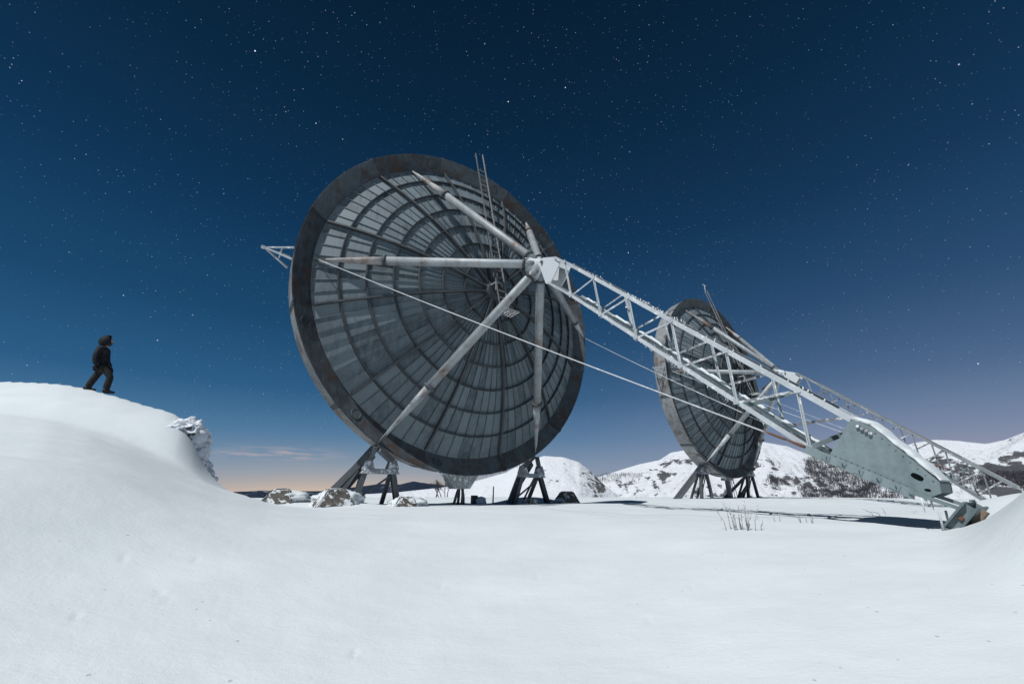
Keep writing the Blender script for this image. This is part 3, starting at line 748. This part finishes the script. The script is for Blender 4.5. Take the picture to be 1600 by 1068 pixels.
def make_boom(C, gzv, label, full=True, taper=(0.30, 0.30)):
    A0 = 11.1
    o3 = np.array([C[0] + NV[0] * A0, C[1] + NV[1] * A0])
    root = empty('lattice_boom', (o3[0], o3[1], gzv), AZ)
    tag(root, label, 'lattice boom', 'lattice feed booms')
    hz = C[2] - gzv
    def mk(off, a, h): return Vector((off, -(a - A0), h + hz))
    Tl = lambda a: -0.66 - (a - 5.1) * 0.917
    Bl = (lambda a: -1.73 - (a - 5.29) * 0.912) if full else (lambda a: -1.73 - (a - 5.29) * 1.03)
    cs = 1.0 if full else 1.45
    Wd = 0.30
    def wd(a): return taper[0] + (taper[1] - taper[0]) * (a - 5.3) / 5.9
    ends_t = 10.50 if full else 11.6; ends_b = 10.05 if full else 11.15
    mt = M_FROST if full else M_FAINT
    NB = 6 if full else 7
    for s_ in (-1, 1):
        MB().bar(mk(s_ * 0.22, 4.66, -0.30), mk(s_ * wd(5.6), 5.6, Tl(5.6)), 0.06 * cs, 0.07 * cs).bar(mk(s_ * wd(5.6), 5.6, Tl(5.6)), mk(s_ * wd(ends_t), ends_t, Tl(ends_t)), 0.065 * cs, 0.08 * cs).build('chord', mt, root)
        MB().bar(mk(s_ * 0.22, 4.36, -0.96), mk(s_ * wd(5.29), 5.29, Bl(5.29)), 0.05 * cs, 0.06 * cs).bar(mk(s_ * wd(5.29), 5.29, Bl(5.29)), mk(s_ * wd(ends_b), ends_b, Bl(ends_b)), 0.055 * cs, 0.068 * cs).build('chord', mt, root)
    nb = [5.29 + 0.915 * k for k in range(NB)]; ntp = [5.12 + 0.95 * k for k in range(NB)]
    for s_, sh in ((-1, 0.0), (1, 0.42)):
        for k in range(NB):
            b_ = nb[k] + sh; t_ = min(ntp[k] + sh, ends_t)
            if b_ > ends_b: continue
            MB().angle_bar(mk(s_ * wd(b_), b_, Bl(b_)), mk(s_ * wd(t_), t_, Tl(t_)), 0.036 * cs, 0.012 * cs, (0, 1, 1)).build('lacing_bar', mt, root)
            if k < NB - 1:
                t2 = min(ntp[k + 1] + sh, ends_t)
                MB().angle_bar(mk(s_ * wd(b_), b_, Bl(b_)), mk(s_ * wd(t2), t2, Tl(t2)), 0.034 * cs, 0.012 * cs, (0, 1, 1)).build('lacing_bar', M_CAP if s_ > 0 or k > 2 else mt, root)
            if s_ < 0:
                for q in (mk(-wd(b_) - 0.040, b_, Bl(b_)), mk(-wd(t_) - 0.040, t_, Tl(t_))): MB().box(q, (0.012, 0.09, 0.09)).build('node_plate', mt, root)
    for k in range(NB):                                  # cross members and wind bracing, top and bottom
        b_ = nb[k]; t_ = ntp[k]
        MB().angle_bar(mk(-wd(b_), b_, Bl(b_)), mk(wd(b_), b_, Bl(b_)), 0.036 * cs, 0.010 * cs).build('cross_bar', mt, root)
        if k > 0: MB().angle_bar(mk(-wd(t_), t_, Tl(t_)), mk(wd(t_), t_, Tl(t_)), 0.036 * cs, 0.010 * cs).build('cross_bar', mt, root)
        if k < NB - 1:
            b2 = nb[k + 1]; t2 = ntp[k + 1]
            MB().angle_bar(mk(-wd(b_), b_, Bl(b_)), mk(wd(b2), b2, Bl(b2)), 0.034 * cs, 0.010 * cs).build('cross_bar', M_CAP, root)
            for e_ in ((1,) if full else (1, -1)):
                e2 = e_ * (1 if k % 2 else -1)
                MB().angle_bar(mk(-wd(t_) * e2, t_, Tl(t_) - 0.012 * (e_ < 0)), mk(wd(t2) * e2, t2, Tl(t2) - 0.012 * (e_ < 0)), 0.034 * cs, 0.010 * cs).build('cross_bar', M_CAP, root)
    for a0, h0, a1, h1 in ((9.05, Bl(9.05), 9.75, Tl(9.75)), (9.85, Bl(9.85), 10.35, Tl(10.35) - 0.12)):
        MB().bar(mk(-Wd, a0, h0), mk(Wd, a1, h1), 0.06, 0.06).build('sway_brace', M_BOOM, root)
    # waveguide lying in the bottom of the boom, loaded with snow
    wg = MB().tube([mk(0.08, a, Bl(a) + 0.085) for a in np.linspace(5.3, 10.0, 12)], 0.045, 10).build('waveguide', M_BOOM, root)
    if full:
        k = 0
        for a0, a1 in ((5.5, 5.95), (6.3, 6.75), (6.95, 7.5), (7.6, 8.05), (8.2, 8.75), (8.9, 9.35), (9.45, 9.95)):
            k += 1; tag(lumpy_strip(mk(0.06, a0, Bl(a0) + 0.12), mk(0.06, a1, Bl(a1) + 0.12), 0.17, 0.075, 9, k).build('snow_cap', SNOW, root), kind='stuff')
        mb = MB(); rr_ = random.Random(9)                 # rime feathers along the chords
        for k in range(150):
            a = rr_.choice((rr_.uniform(6.9, 8.1), rr_.uniform(5.4, 10.2))); up_ = rr_.random() < 0.55
            base_ = mk(-Wd * (1 if rr_.random() < .75 else -1), a, (Tl(a) + 0.05) if up_ else (Bl(a) - 0.045)); L_ = rr_.uniform(0.02, 0.065)
            mb.tube([base_, base_ + Vector((rr_.uniform(-.02, .02), rr_.uniform(-.02, .02), L_ if up_ else -L_))], [0.018, 0.004], 5)
        tag(mb.build('rime_fringe', SNOW, root), kind='stuff')
    # conduit running above the top chord
    MB().tube([mk(-Wd + 0.10, a, Tl(a) + 0.075) for a in (5.3, 7.0, 8.6, 10.3)], 0.016, 6).build('conduit', M_LEG, root)
    # clevis at the hub
    for off in (-0.22, 0.19):
        poly_plate([[(3.94, -0.20), (3.98, -0.09), (4.17, -0.07), (4.68, -0.28), (4.84, -0.53), (4.62, -0.80), (4.40, -1.02), (4.24, -0.93), (4.02, -0.33)],
                    oval(4.12, -0.20, 0.04, 0.04, 0, 12)], off, 0.03, mk, 'clevis_plate', M_FROSTP, root)
    MB().tube([mk(-0.27, 4.12, -0.20), mk(0.27, 4.12, -0.20)], 0.045, 12).build('clevis_pin', M_LEG, root)
    MB().bar(mk(0, 4.40, -0.36), mk(0, 4.75, -0.62), 0.37, 0.02).build('clevis_web', M_BOOM, root)
    if not full: return root, mk
    # boom foot: box of two gusset plates with oval hand holes
    out = [(10.43, -5.56), (10.50, -5.58), (10.64, -5.67), (11.13, -6.38), (11.12, -6.50), (11.02, -6.545), (10.84, -6.48), (10.08, -6.02)]
    hole1 = oval(10.945, -6.315, 0.062, 0.034, R(-38)); hole2 = oval(11.005, -6.468, 0.03, 0.018, R(-10))
    for off in (-Wd - 0.050, Wd + 0.035): poly_plate([out, hole1, hole2], off, 0.015, mk, 'gusset_plate', M_BOOM, root)
    MB().bar(mk(0, 10.66, -5.70), mk(0, 11.12, -6.38), 2 * Wd + 0.065, 0.015, (0, 0, 1)).build('cover_sheet', M_BOOM, root)
    MB().bar(mk(0, 11.115, -6.39), mk(0, 11.105, -6.50), 2 * Wd + 0.065, 0.015, (0, 1, 0)).build('end_sheet', M_BOOM, root)
    MB().bar(mk(0, 10.15, -6.10), mk(0, 10.95, -6.55), 2 * Wd + 0.05, 0.012).build('inner_floor', M_BLACK, root)  # black colour puts the shade of the box interior onto its floor
    if full:
        tag(lumpy_strip(mk(0, 10.40, -5.51), mk(0, 10.70, -5.68), 2 * Wd + 0.14, 0.075, 8, 41).build('snow_cap', SNOW, root), kind='stuff')
        tag(lumpy_strip(mk(0, 10.63, -5.635), mk(0, 11.14, -6.355), 2 * Wd + 0.15, 0.085, 14, 43).build('snow_cap', SNOW, root), kind='stuff')
        riv = MB().tube([(-0.008, 0, 0), (0, 0, 0)], [0.007, 0.010], 8).mesh('rivet', M_BOOM)
        for k in range(13):
            o = link('rivet', riv, root); f_ = k / 12; o.location = mk(-Wd - 0.050, 10.16 + 0.66 * f_, -6.015 - 0.40 * f_)
        for k in range(9):
            o = link('rivet', riv, root); f_ = k / 8; o.location = mk(-Wd - 0.050, 10.66 + 0.42 * f_, -5.76 - 0.605 * f_)
        for k in range(4):
            q = mk(-Wd - 0.055, 10.50 + 0.037 * k, -5.652 - 0.036 * k)
            MB().tube([q + Vector((-0.03, 0, 0)), q], [0.020, 0.024], 10).build('bolt', M_CAP, root)
    # bottom channel and its riveted plates
    for off, s_ in ((-Wd - 0.07, 1), (Wd + 0.07, -1)):
        ch = MB(); p0 = mk(off, 9.82, Bl(9.82) - 0.04); p1 = mk(off, 10.86, -6.515); p2 = mk(off, 11.24, -6.70)
        ch.bar(p0, p1, 0.014, 0.115).bar(p0 + Vector((s_ * 0.03, 0, 0.052)), p1 + Vector((s_ * 0.03, 0, 0.052)), 0.06, 0.012).bar(p0 + Vector((s_ * 0.03, 0, -0.052)), p1 + Vector((s_ * 0.03, 0, -0.052)), 0.06, 0.012)
        ch = ch.build('bottom_channel', M_BOOM, root)
        MB().bar(p1 + Vector((0, 0.02, 0.03)), p2 + Vector((0, 0, 0.03)), 0.05, 0.045, w2=0.045, h2=0.04).build('toe_bar', M_BOOM, ch)
        if s_ > 0 and full:
            d = (p1 - p0)
            for k, f_ in enumerate((0.22, 0.38, 0.54, 0.70, 0.86)):
                c = p0 + d * f_; u = d.normalized()
                MB().bar(c - u * 0.05 + Vector((-0.011, 0, 0)), c + u * 0.05 + Vector((-0.011, 0, 0)), 0.008, 0.070).build('splice_plate', M_BOOM, ch)
                MB().bar(c + u * 0.012 + Vector((-0.019, 0, 0.018)), c + u * 0.012 + Vector((-0.019, 0, -0.018)), 0.008, 0.008, (1, 0, 0)).build('slot_shade', M_BLACK, ch)  # raised black bars paint the shade of cutouts onto the plate
                if k % 2: MB().bar(c + u * 0.012 + Vector((-0.019, 0, -0.012)), c + u * 0.034 + Vector((-0.019, 0, -0.018)), 0.008, 0.008).build('slot_shade', M_BLACK, ch)
    # base shoe: tilted channel bolted to the footing
    bs = MB(); WS = 2 * Wd + 0.24
    bs.bar(mk(0, 11.05, -6.87), mk(0, 11.29, -6.60), WS, 0.022, (0, 0, 1))
    bs.bar(mk(0, 11.15, -6.93), mk(0, 11.38, -6.66), WS, 0.022, (0, 0, 1))
    bs.bar(mk(0, 11.05, -6.87), mk(0, 11.15, -6.93), WS, 0.02, (0, 0, 1))
    for off in (-WS / 2 + 0.07, WS / 2 - 0.07): bs.bar(mk(off, 11.11, -6.89), mk(off, 11.325, -6.64), 0.012, 0.125, (0, 0, 1))
    bs = bs.build('base_shoe', M_BOOM, root)
    MB().tube([mk(-Wd - 0.04, 11.22, -6.77), mk(-Wd - 0.08, 11.22, -6.77)], [0.03, 0.022], 10).build('bolt', M_RUST, bs)
    for off in (-Wd - 0.14, -0.05): MB().tube([mk(off, 11.06, -6.70), mk(off, 11.05, -6.92)], 0.012, 8).build('anchor_rod', M_FROST, bs)
    if full:
        for k, (off, a, L_) in enumerate(((-Wd - 0.09, 10.93, 0.17), (-Wd - 0.07, 10.965, 0.11), (-Wd + 0.1, 10.98, 0.15))):
            q = mk(off, a, -6.55); MB().tube([q, q - Vector((0, 0, L_ * 0.5)), q - Vector((0, 0, L_))], [0.016, 0.010, 0.002], 7).build('icicle', SNOW, root)
        tag(lumpy_strip(mk(0.1, 11.16, -6.70), mk(0.1, 11.30, -6.58), 0.5, 0.05, 6, 77).build('snow_cap', SNOW, root), kind='stuff')
    return root, mk
boom1, mk1 = make_boom(C1, G0, 'frost-covered lattice boom running from the large dish hub to the snow')
boom2, mk2 = make_boom(C2, G0 - 0.05, 'lattice boom of the farther dish, partly behind the near boom', full=False, taper=(0.30, 0.62))

def world_of(root, v):
    c, s_ = math.cos(AZ), math.sin(AZ); l = root.location
    return Vector((l.x + c * v.x - s_ * v.y, l.y + s_ * v.x + c * v.y, l.z + v.z))
# timber sleeper under the shoe of the near boom
q0 = world_of(boom1, mk1(-0.30, 11.20, -6.96)); q1 = world_of(boom1, mk1(-0.30, 11.43, -6.69))
mb = MB(); o3 = world_of(boom1, mk1(-0.30, 11.33, -6.81))
sl = MB().bar(q0 - o3, q1 - o3, 0.06, 0.03, (NV[0] * .7, NV[1] * .7, 0.7)).build('timber_sleeper', M_WOOD); sl.location = o3
tag(sl, 'brown timber board under the foot of the near boom', 'board')

# ------------------------------------------------------------------ guy cables
def cable(p, q, rad, label, rusty=True, group='guy cables', turn=0.62):
    o = Vector(p); q = Vector(q) - o; n = 14
    pts = [q * (i / n) - Vector((0, 0, 0.004 * q.length * math.sin(math.pi * i / n) )) for i in range(n + 1)]
    cb = MB().tube(pts, rad, 7).build('guy_cable', M_CABLE); cb.location = o
    if rusty:
        u = q.normalized(); e = q
        MB().tube([e - u * turn, e - u * (turn - 0.12), e - u * 0.35, e - u * 0.30], [rad * 1.1, rad * 1.9, rad * 1.9, rad * 1.2], 8).build('turnbuckle', M_RUST, cb)
        MB().tube([e - u * 0.30, e - u * 0.12, e - u * 0.04], [rad * 1.2, rad * 2.6, rad * 1.6], 8).build('shackle', M_RUST, cb)
    tag(cb, label, 'cable', group); return cb
def dpt(C, r_, ang, a): return Vector((C[0] + r_ * math.cos(R(ang)) * TV[0] + a * NV[0], C[1] + r_ * math.cos(R(ang)) * TV[1] + a * NV[1], C[2] + r_ * math.sin(R(ang))))
cable(dpt(C1, 5.36, 180, -0.08), world_of(boom1, mk1(-0.30, 9.86, -5.90)), 0.0115, 'guy cable from the large dish left rim, rusty turnbuckle at the boom end')
cable(dpt(C1, 5.95, 0, 0.0), world_of(boom1, mk1(0.30, 9.85, -5.88)), 0.010, 'thin guy cable from the right rim of the large dish to the boom', False)
cable(dpt(C2, 5.36, 180, -0.08), world_of(boom2, mk2(-0.30, 9.86, -5.90)), 0.013, 'guy cable from the left rim of the farther dish to its boom', True)
cable(dpt(C2, 5.95, 0, 0.0), world_of(boom2, mk2(0.30, 9.85, -5.88)), 0.013, 'guy cable from the right rim of the farther dish to its boom', False)

# ------------------------------------------------------------------ concrete footings, post, box
def blob(name, center, rad, amp, fr, seed, mat, parent=None, sub=4, zfloor=None):
    bm = bmesh.new(); bmesh.ops.create_icosphere(bm, subdivisions=sub, radius=1.0)
    from mathutils import noise as mn
    for v in bm.verts:
        d = v.co.normalized(); n = mn.fractal(d * fr + Vector((seed, seed * 2.1, 0)), 1.0, 2.0, 5)
        k = 1 + amp * n; v.co = Vector((d.x * rad[0] * k, d.y * rad[1] * k, d.z * rad[2] * k))
        if zfloor is not None and v.co.z < zfloor: v.co.z = zfloor
    me = bpy.data.meshes.new(name); bm.to_mesh(me); bm.free(); me.materials.append(mat)
    for p in me.polygons: p.use_smooth = True
    o = link(name, me, parent); o.location = center; return o
def footing(px, py, d, sx, sy, h, rz, label, seed, cap=True):
    q = at_d(px, py, d); z = gz(q[0], q[1])
    root = empty('concrete_footing', (q[0], q[1], z), rz); tag(root, label, 'footing', 'concrete footings')
    bm = bmesh.new(); bmesh.ops.create_cube(bm, size=1.0)
    for v in bm.verts:
        t = 0.42 if v.co.z > 0 else 1.0
        v.co = Vector((v.co.x * sx * t + (0.08 * sx if v.co.z > 0 else 0), v.co.y * sy * t, (h if v.co.z > 0 else -0.18)))
    bmesh.ops.bevel(bm, geom=bm.edges[:], offset=0.04, segments=2, affect='EDGES')
    bmesh.ops.subdivide_edges(bm, edges=bm.edges[:], cuts=4, use_grid_fill=True)
    rs = random.Random(seed)
    for v in bm.verts: v.co += Vector((rs.uniform(-1, 1), rs.uniform(-1, 1), rs.uniform(-1, 1))) * 0.012
    me = bpy.data.meshes.new('block'); bm.to_mesh(me); bm.free(); me.materials.append(M_CONC); link('block', me, root)
    if cap: blob('snow_cap', (0.26 * sx, 0.30 * sy, h * 0.30), (sx * 0.58, sy * 0.60, h * 0.60), 0.24, 2.2, seed, SNOW, root)
    return root
footing(432, 787, 14.2, 1.0, 0.9, 0.36, R(20), 'concrete footing half buried in snow, leftmost by the drift', 3)
footing(516, 792, 13.0, 1.15, 1.0, 0.40, R(38), 'rimed concrete footing under the slanting leg of the large dish', 5)
footing(628, 790, 13.4, 0.95, 0.8, 0.26, R(30), 'low snowy footing under the inner left leg of the large dish', 8)
footing(884, 781, 17.4, 1.0, 0.9, 0.42, R(38), 'concrete footing right of the large dish, in its shadow', 13, False)
footing(828, 783, 16.0, 0.7, 0.7, 0.22, R(38), 'small footing under the right trestle of the large dish', 14, False)
q = at_d(770, 786, 17.5); z = gz(q[0], q[1])
po = MB().bar((0, 0, -0.25), (0.02, 0, 0.62), 0.07, 0.06, w2=0.05, h2=0.04).build('wooden_post', M_WOOD); po.location = (q[0], q[1], z)
tag(po, 'short thin wooden post standing in snow below the large dish', 'post')
q = at_d(746, 786, 16.2); z = gz(q[0], q[1])
root = empty('junction_box', (q[0], q[1], z), R(20)); tag(root, 'low dark box in the snow between the legs of the large dish', 'box')
MB().box((0, 0, 0.12), (0.42, 0.3, 0.22)).box((-0.12, 0, 0.26), (0.2, 0.22, 0.07)).build('housing', M_RIB, root)
MB().box((-0.15, 0, -0.06), (0.05, 0.2, 0.2)).box((0.15, 0, -0.06), (0.05, 0.2, 0.2)).build('foot', M_LEG, root)
blob('snow_cap', (0.08, -0.12, 0.1), (0.2, 0.12, 0.15), 0.3, 2, 4, SNOW, root, 3)

# ------------------------------------------------------------------ crusted rock at the end of the drift
q = at_y(279, 711, 10.50)
rock = empty('snow_crusted_rock', (q[0], q[1], q[2] - 0.9), 0)
tag(rock, 'rocky end of the snow drift, plastered with lumpy snow, below the person', 'rock')
blob('boulder', (0, 0, 0.92), (0.52, 0.75, 0.80), 0.24, 1.9, 11, CRUST, rock, 6)
blob('boulder', (0.30, 0.1, 0.45), (0.34, 0.5, 0.62), 0.40, 1.9, 15, CRUST, rock, 5)
blob('boulder', (0.10, -0.15, 1.42), (0.36, 0.42, 0.26), 0.35, 2.0, 21, CRUST, rock, 5)
blob('boulder', (-0.38, -0.10, 0.80), (0.55, 0.60, 0.52), 0.14, 1.5, 44, CRUST, rock, 5)
blob('boulder', (0.05, -0.45, 0.42), (0.42, 0.40, 0.55), 0.26, 2.2, 51, CRUST, rock, 5)
blob('boulder', (0.62, 0.1, 0.05), (0.30, 0.45, 0.45), 0.35, 1.8, 31, CRUST, rock, 5)

# ------------------------------------------------------------------ twigs and shrubs
def twig_clump(name, px, py, d, n, spread, hmin, hmax, label, seed, thick=0.0045, group='twig tufts', branch=3):
    q = at_d(px, py, d); z = gz(q[0], q[1]); rs = random.Random(seed); mb = MB()
    for i in range(n):
        x = rs.gauss(0, spread); y = rs.gauss(0, spread * 0.5); h = rs.uniform(hmin, hmax); lx = x * 0.35 + rs.uniform(-0.12, 0.12) * h * 2; ly = rs.uniform(-.1, .1) * h * 2
        pts = [Vector((x, y, -0.06)), Vector((x + lx * 0.25, y + ly * .3, h * 0.4)), Vector((x + lx * 0.7 + rs.uniform(-.02, .02), y + ly * .6, h * 0.75)), Vector((x + lx, y + ly, h))]
        mb.tube(pts, [thick, thick * .9, thick * .7, thick * .45], 5)
        for b in range(branch):
            f_ = rs.uniform(0.3, 0.85); p = pts[0].lerp(pts[3], f_); e = p + Vector((rs.uniform(-.25, .25) * h * .6, rs.uniform(-.2, .2) * h * .5, h * rs.uniform(.08, .22)))
            mb.tube([p, e], [thick * .6, thick * .35], 4)
    o = mb.build(name, M_TWIG); o.location = (q[0], q[1], z); tag(o, label, 'twigs', group); return o
twig_clump('twig_tuft', 1162, 834, 6.2, 16, 0.085, 0.10, 0.36, 'largest rimed twig tuft poking from the snow in front of the boom shadow', 2)
twig_clump('twig_tuft', 1218, 824, 7.4, 2, 0.06, 0.08, 0.18, 'two or three lone frosted twigs between the two tufts', 5, branch=1)
twig_clump('twig_tuft', 1268, 818, 7.4, 5, 0.06, 0.06, 0.18, 'small rimed twig tuft nearer the boom foot', 9)
twig_clump('twig_tuft', 1412, 806, 9.5, 4, 0.30, 0.04, 0.10, 'sparse thin twigs in snow behind the boom foot', 12, branch=1)
def bare_shrub(px, py, d, h, label, seed):
    q = at_d(px, py, d); z = q[2] - 1.0; rs = random.Random(seed); mb = MB()
    def grow(p, dr, L_, r_, lev):
        e = p + dr * L_; mb.tube([p, (p + e) / 2 + Vector((rs.uniform(-.05, .05), 0, rs.uniform(-.05, .05))) * L_, e], [r_, r_ * .8, r_ * .6], 4)
        if lev == 0: return
        for k in range(4):
            nd = (dr + Vector((rs.uniform(-.8, .8), rs.uniform(-.8, .8), rs.uniform(-.1, .5)))).normalized(); grow(p.lerp(e, rs.uniform(.4, 1)), nd, L_ * rs.uniform(.5, .75), r_ * .55, lev - 1)
    for k in range(6): grow(Vector((rs.uniform(-.8, .8), rs.uniform(-.5, .5), 0)), Vector((rs.uniform(-.5, .5), rs.uniform(-.4, .4), 1)).normalized(), h * .45, 0.06, 3)
    o = mb.build('bare_shrub', M_TREE); o.location = (q[0], q[1], z); tag(o, label, 'shrub'); return o
bare_shrub(690, 764, 62, 2.6, 'bare dark shrub on the crest below the large dish', 6)

# ------------------------------------------------------------------ the person
def skin(name, verts, edges, mat, parent=None, sub=2):
    me = bpy.data.meshes.new(name); me.from_pydata([v[0] for v in verts], edges, [])
    o = link(name, me, parent); me.materials.append(mat)
    md = o.modifiers.new('skin', 'SKIN'); md.use_smooth_shade = True
    for i, v in enumerate(verts):
        r_ = v[1]; me.skin_vertices[0].data[i].radius = r_ if isinstance(r_, tuple) else (r_, r_)
    me.skin_vertices[0].data[0].use_root = True
    o.modifiers.new('sub', 'SUBSURF').levels = sub; o.modifiers['sub'].render_levels = sub
    return o
M_SKIN = simple('skin_tone', (0.36, 0.20, 0.15), (0.46, 0.27, 0.20), 20, 0.6, 0.1, 0.002)
M_JACKET = simple('black_jacket', (0.008, 0.010, 0.013), (0.022, 0.026, 0.032), 16, 0.75, 0.6, 0.02)
M_TROUS = simple('dark_trousers', (0.014, 0.015, 0.013), (0.030, 0.031, 0.027), 18, 0.85, 0.6, 0.02)
M_BOOT = simple('black_boots', (0.006, 0.006, 0.007), (0.014, 0.014, 0.015), 20, 0.5, 0.3, 0.01)
fpx = at_y(153, 609, 10.98)
pz = gz(fpx[0], fpx[1])
# joints, facing +X; y negative is the side towards the camera
PR = R(28); pc, ps = math.cos(PR), math.sin(PR)
def pgz(x, y): return gz(fpx[0] + pc * x - ps * y, fpx[1] + ps * x + pc * y) - pz - 0.015
zf_ = pgz(0.22, -0.11); zr_ = pgz(-0.24, 0.11)
PEL = (0.02, 0, 0.70)
person = skin('person', [(PEL, (0.07, 0.08)), ((-0.01, 0, 0.90), (0.08, 0.09)), ((-0.02, 0, 1.10), (0.08, 0.09)), ((0.01, 0, 1.22), 0.055), ((0.04, 0, 1.29), 0.06), ((0.07, 0, 1.36), (0.085, 0.075)), ((0.06, 0, 1.44), (0.09, 0.075)),
    ((0.175, 0, 1.385), 0.016), ((0.155, 0, 1.335), 0.028),
    ((0.05, -0.08, 0.62), 0.06), ((0.25, -0.11, 0.37), 0.052), ((0.19, -0.11, 0.12 + zf_), 0.04),
    ((-0.03, 0.08, 0.62), 0.06), ((-0.14, 0.11, 0.36), 0.052), ((-0.24, 0.11, 0.12 + zr_), 0.04),
    ((-0.04, -0.18, 1.12), 0.055), ((-0.09, -0.23, 0.87), 0.042), ((-0.06, -0.22, 0.68), 0.030),
    ((-0.02, 0.18, 1.12), 0.055), ((0.03, 0.24, 0.88), 0.042), ((0.13, 0.21, 0.70), 0.030)],
    [(0, 1), (1, 2), (2, 3), (3, 4), (4, 5), (5, 6), (5, 7), (4, 8), (0, 9), (9, 10), (10, 11), (0, 12), (12, 13), (13, 14), (2, 15), (15, 16), (16, 17), (2, 18), (18, 19), (19, 20)], M_SKIN)
person.location = (fpx[0], fpx[1], pz); person.rotation_euler = (0, R(-7), PR)
tag(person, 'person in black hooded jacket standing on the snow drift, looking up at the dish', 'person')
jk = skin('jacket', [((0.01, 0, 0.74), (0.14, 0.17)), ((-0.005, 0, 0.90), (0.14, 0.17)), ((-0.015, 0, 1.05), (0.14, 0.17)), ((-0.01, 0, 1.15), (0.125, 0.15)), ((0.02, 0, 1.23), (0.09, 0.09)),
    ((-0.05, -0.18, 1.12), 0.080), ((-0.09, -0.23, 0.88), 0.066), ((-0.06, -0.22, 0.665), 0.056),
    ((-0.03, 0.18, 1.12), 0.080), ((0.03, 0.24, 0.89), 0.066), ((0.13, 0.21, 0.69), 0.056), ((0.02, 0, 0.66), (0.155, 0.175))],
    [(0, 1), (1, 2), (2, 3), (3, 4), (3, 5), (5, 6), (6, 7), (3, 8), (8, 9), (9, 10), (0, 11)], M_JACKET, person)
# hood: shell round the head, open at the face, with a stiff peak
bm = bmesh.new(); bmesh.ops.create_uvsphere(bm, u_segments=28, v_segments=18, radius=1.0)
kill = []
for v in bm.verts:
    d = v.co.copy()
    if d.x > 0.74 and -0.70 < d.z < 0.40 and abs(d.y) < 0.60: kill.append(v)
bmesh.ops.delete(bm, geom=kill, context='VERTS')
for v in bm.verts:
    d = v.co.copy(); x, y, z = d.x * 0.140, d.y * 0.138, d.z * 0.156
    if d.z > 0.45 and d.x > 0.3: x += 0.035 * (d.x - 0.3) * 1.6; z += 0.02
    if d.x < -0.4: x -= 0.03; z -= 0.02
    if d.z < -0.5: x *= 1.05; y *= 1.15
    v.co = Vector((x + 0.052, y, z + 1.385)) 
tilt = Matrix.Translation((0.05, 0, 1.3)) @ Matrix.Rotation(R(-22), 4, 'Y') @ Matrix.Translation((-0.05, 0, -1.3))
bm.transform(tilt)
me = bpy.data.meshes.new('hood'); bm.to_mesh(me); bm.free(); me.materials.append(M_JACKET)
for p in me.polygons: p.use_smooth = True
hd = link('hood', me, jk); sm = hd.modifiers.new('solid', 'SOLIDIFY'); sm.thickness = 0.016
tr = skin('trousers', [((0.02, 0, 0.70), (0.14, 0.15)), ((0.08, -0.10, 0.60), 0.095), ((0.16, -0.11, 0.49), 0.083), ((0.245, -0.11, 0.37), (0.082, 0.08)), ((0.22, -0.11, 0.25), (0.08, 0.08)), ((0.19, -0.11, 0.09 + zf_), (0.082, 0.08)),
    ((-0.03, 0.10, 0.60), 0.095), ((-0.09, 0.11, 0.48), 0.085), ((-0.145, 0.11, 0.36), 0.085), ((-0.20, 0.11, 0.24), 0.08), ((-0.24, 0.11, 0.07 + zr_), 0.082)],
    [(0, 1), (1, 2), (2, 3), (3, 4), (4, 5), (0, 6), (6, 7), (7, 8), (8, 9), (9, 10)], M_TROUS, person)
for x, y, z0 in ((0.19, -0.11, zf_), (-0.25, 0.11, zr_)):
    skin('boot', [((x, y, z0 + 0.14), 0.062), ((x - 0.01, y, z0 + 0.05), (0.062, 0.055)), ((x + 0.08, y, z0 + 0.035), (0.055, 0.045)), ((x + 0.19, y, z0 + 0.015), (0.05, 0.03)), ((x - 0.06, y, z0 + 0.03), (0.05, 0.045))], [(0, 1), (1, 2), (2, 3), (1, 4)], M_BOOT, person, 2)
for hx, hy, hz, sgn in ((-0.055, -0.22, 0.64, -1), (0.14, 0.21, 0.665, 1)):
    vs = [((hx, hy, hz + 0.04), 0.036), ((hx + 0.01, hy, hz - 0.02), (0.040, 0.022)), ((hx + 0.015, hy, hz - 0.055), (0.042, 0.020))]; es = [(0, 1), (1, 2)]
    for k, (dx, L_) in enumerate(((-0.030, 0.06), (-0.010, 0.075), (0.012, 0.078), (0.032, 0.068))):
        i = len(vs); vs += [((hx + 0.015 + dx, hy, hz - 0.075), 0.010), ((hx + 0.025 + dx, hy - sgn * 0.012, hz - 0.075 - L_ * .55), 0.010), ((hx + 0.022 + dx, hy - sgn * 0.035, hz - 0.075 - L_), 0.009)]; es += [(2, i), (i, i + 1), (i + 1, i + 2)]
    i = len(vs); vs += [((hx + 0.05, hy - sgn * 0.02, hz - 0.04), 0.012), ((hx + 0.062, hy - sgn * 0.035, hz - 0.08), 0.011)]; es += [(1, i), (i, i + 1)]
    skin('glove', vs, es, M_BOOT, person, 1)
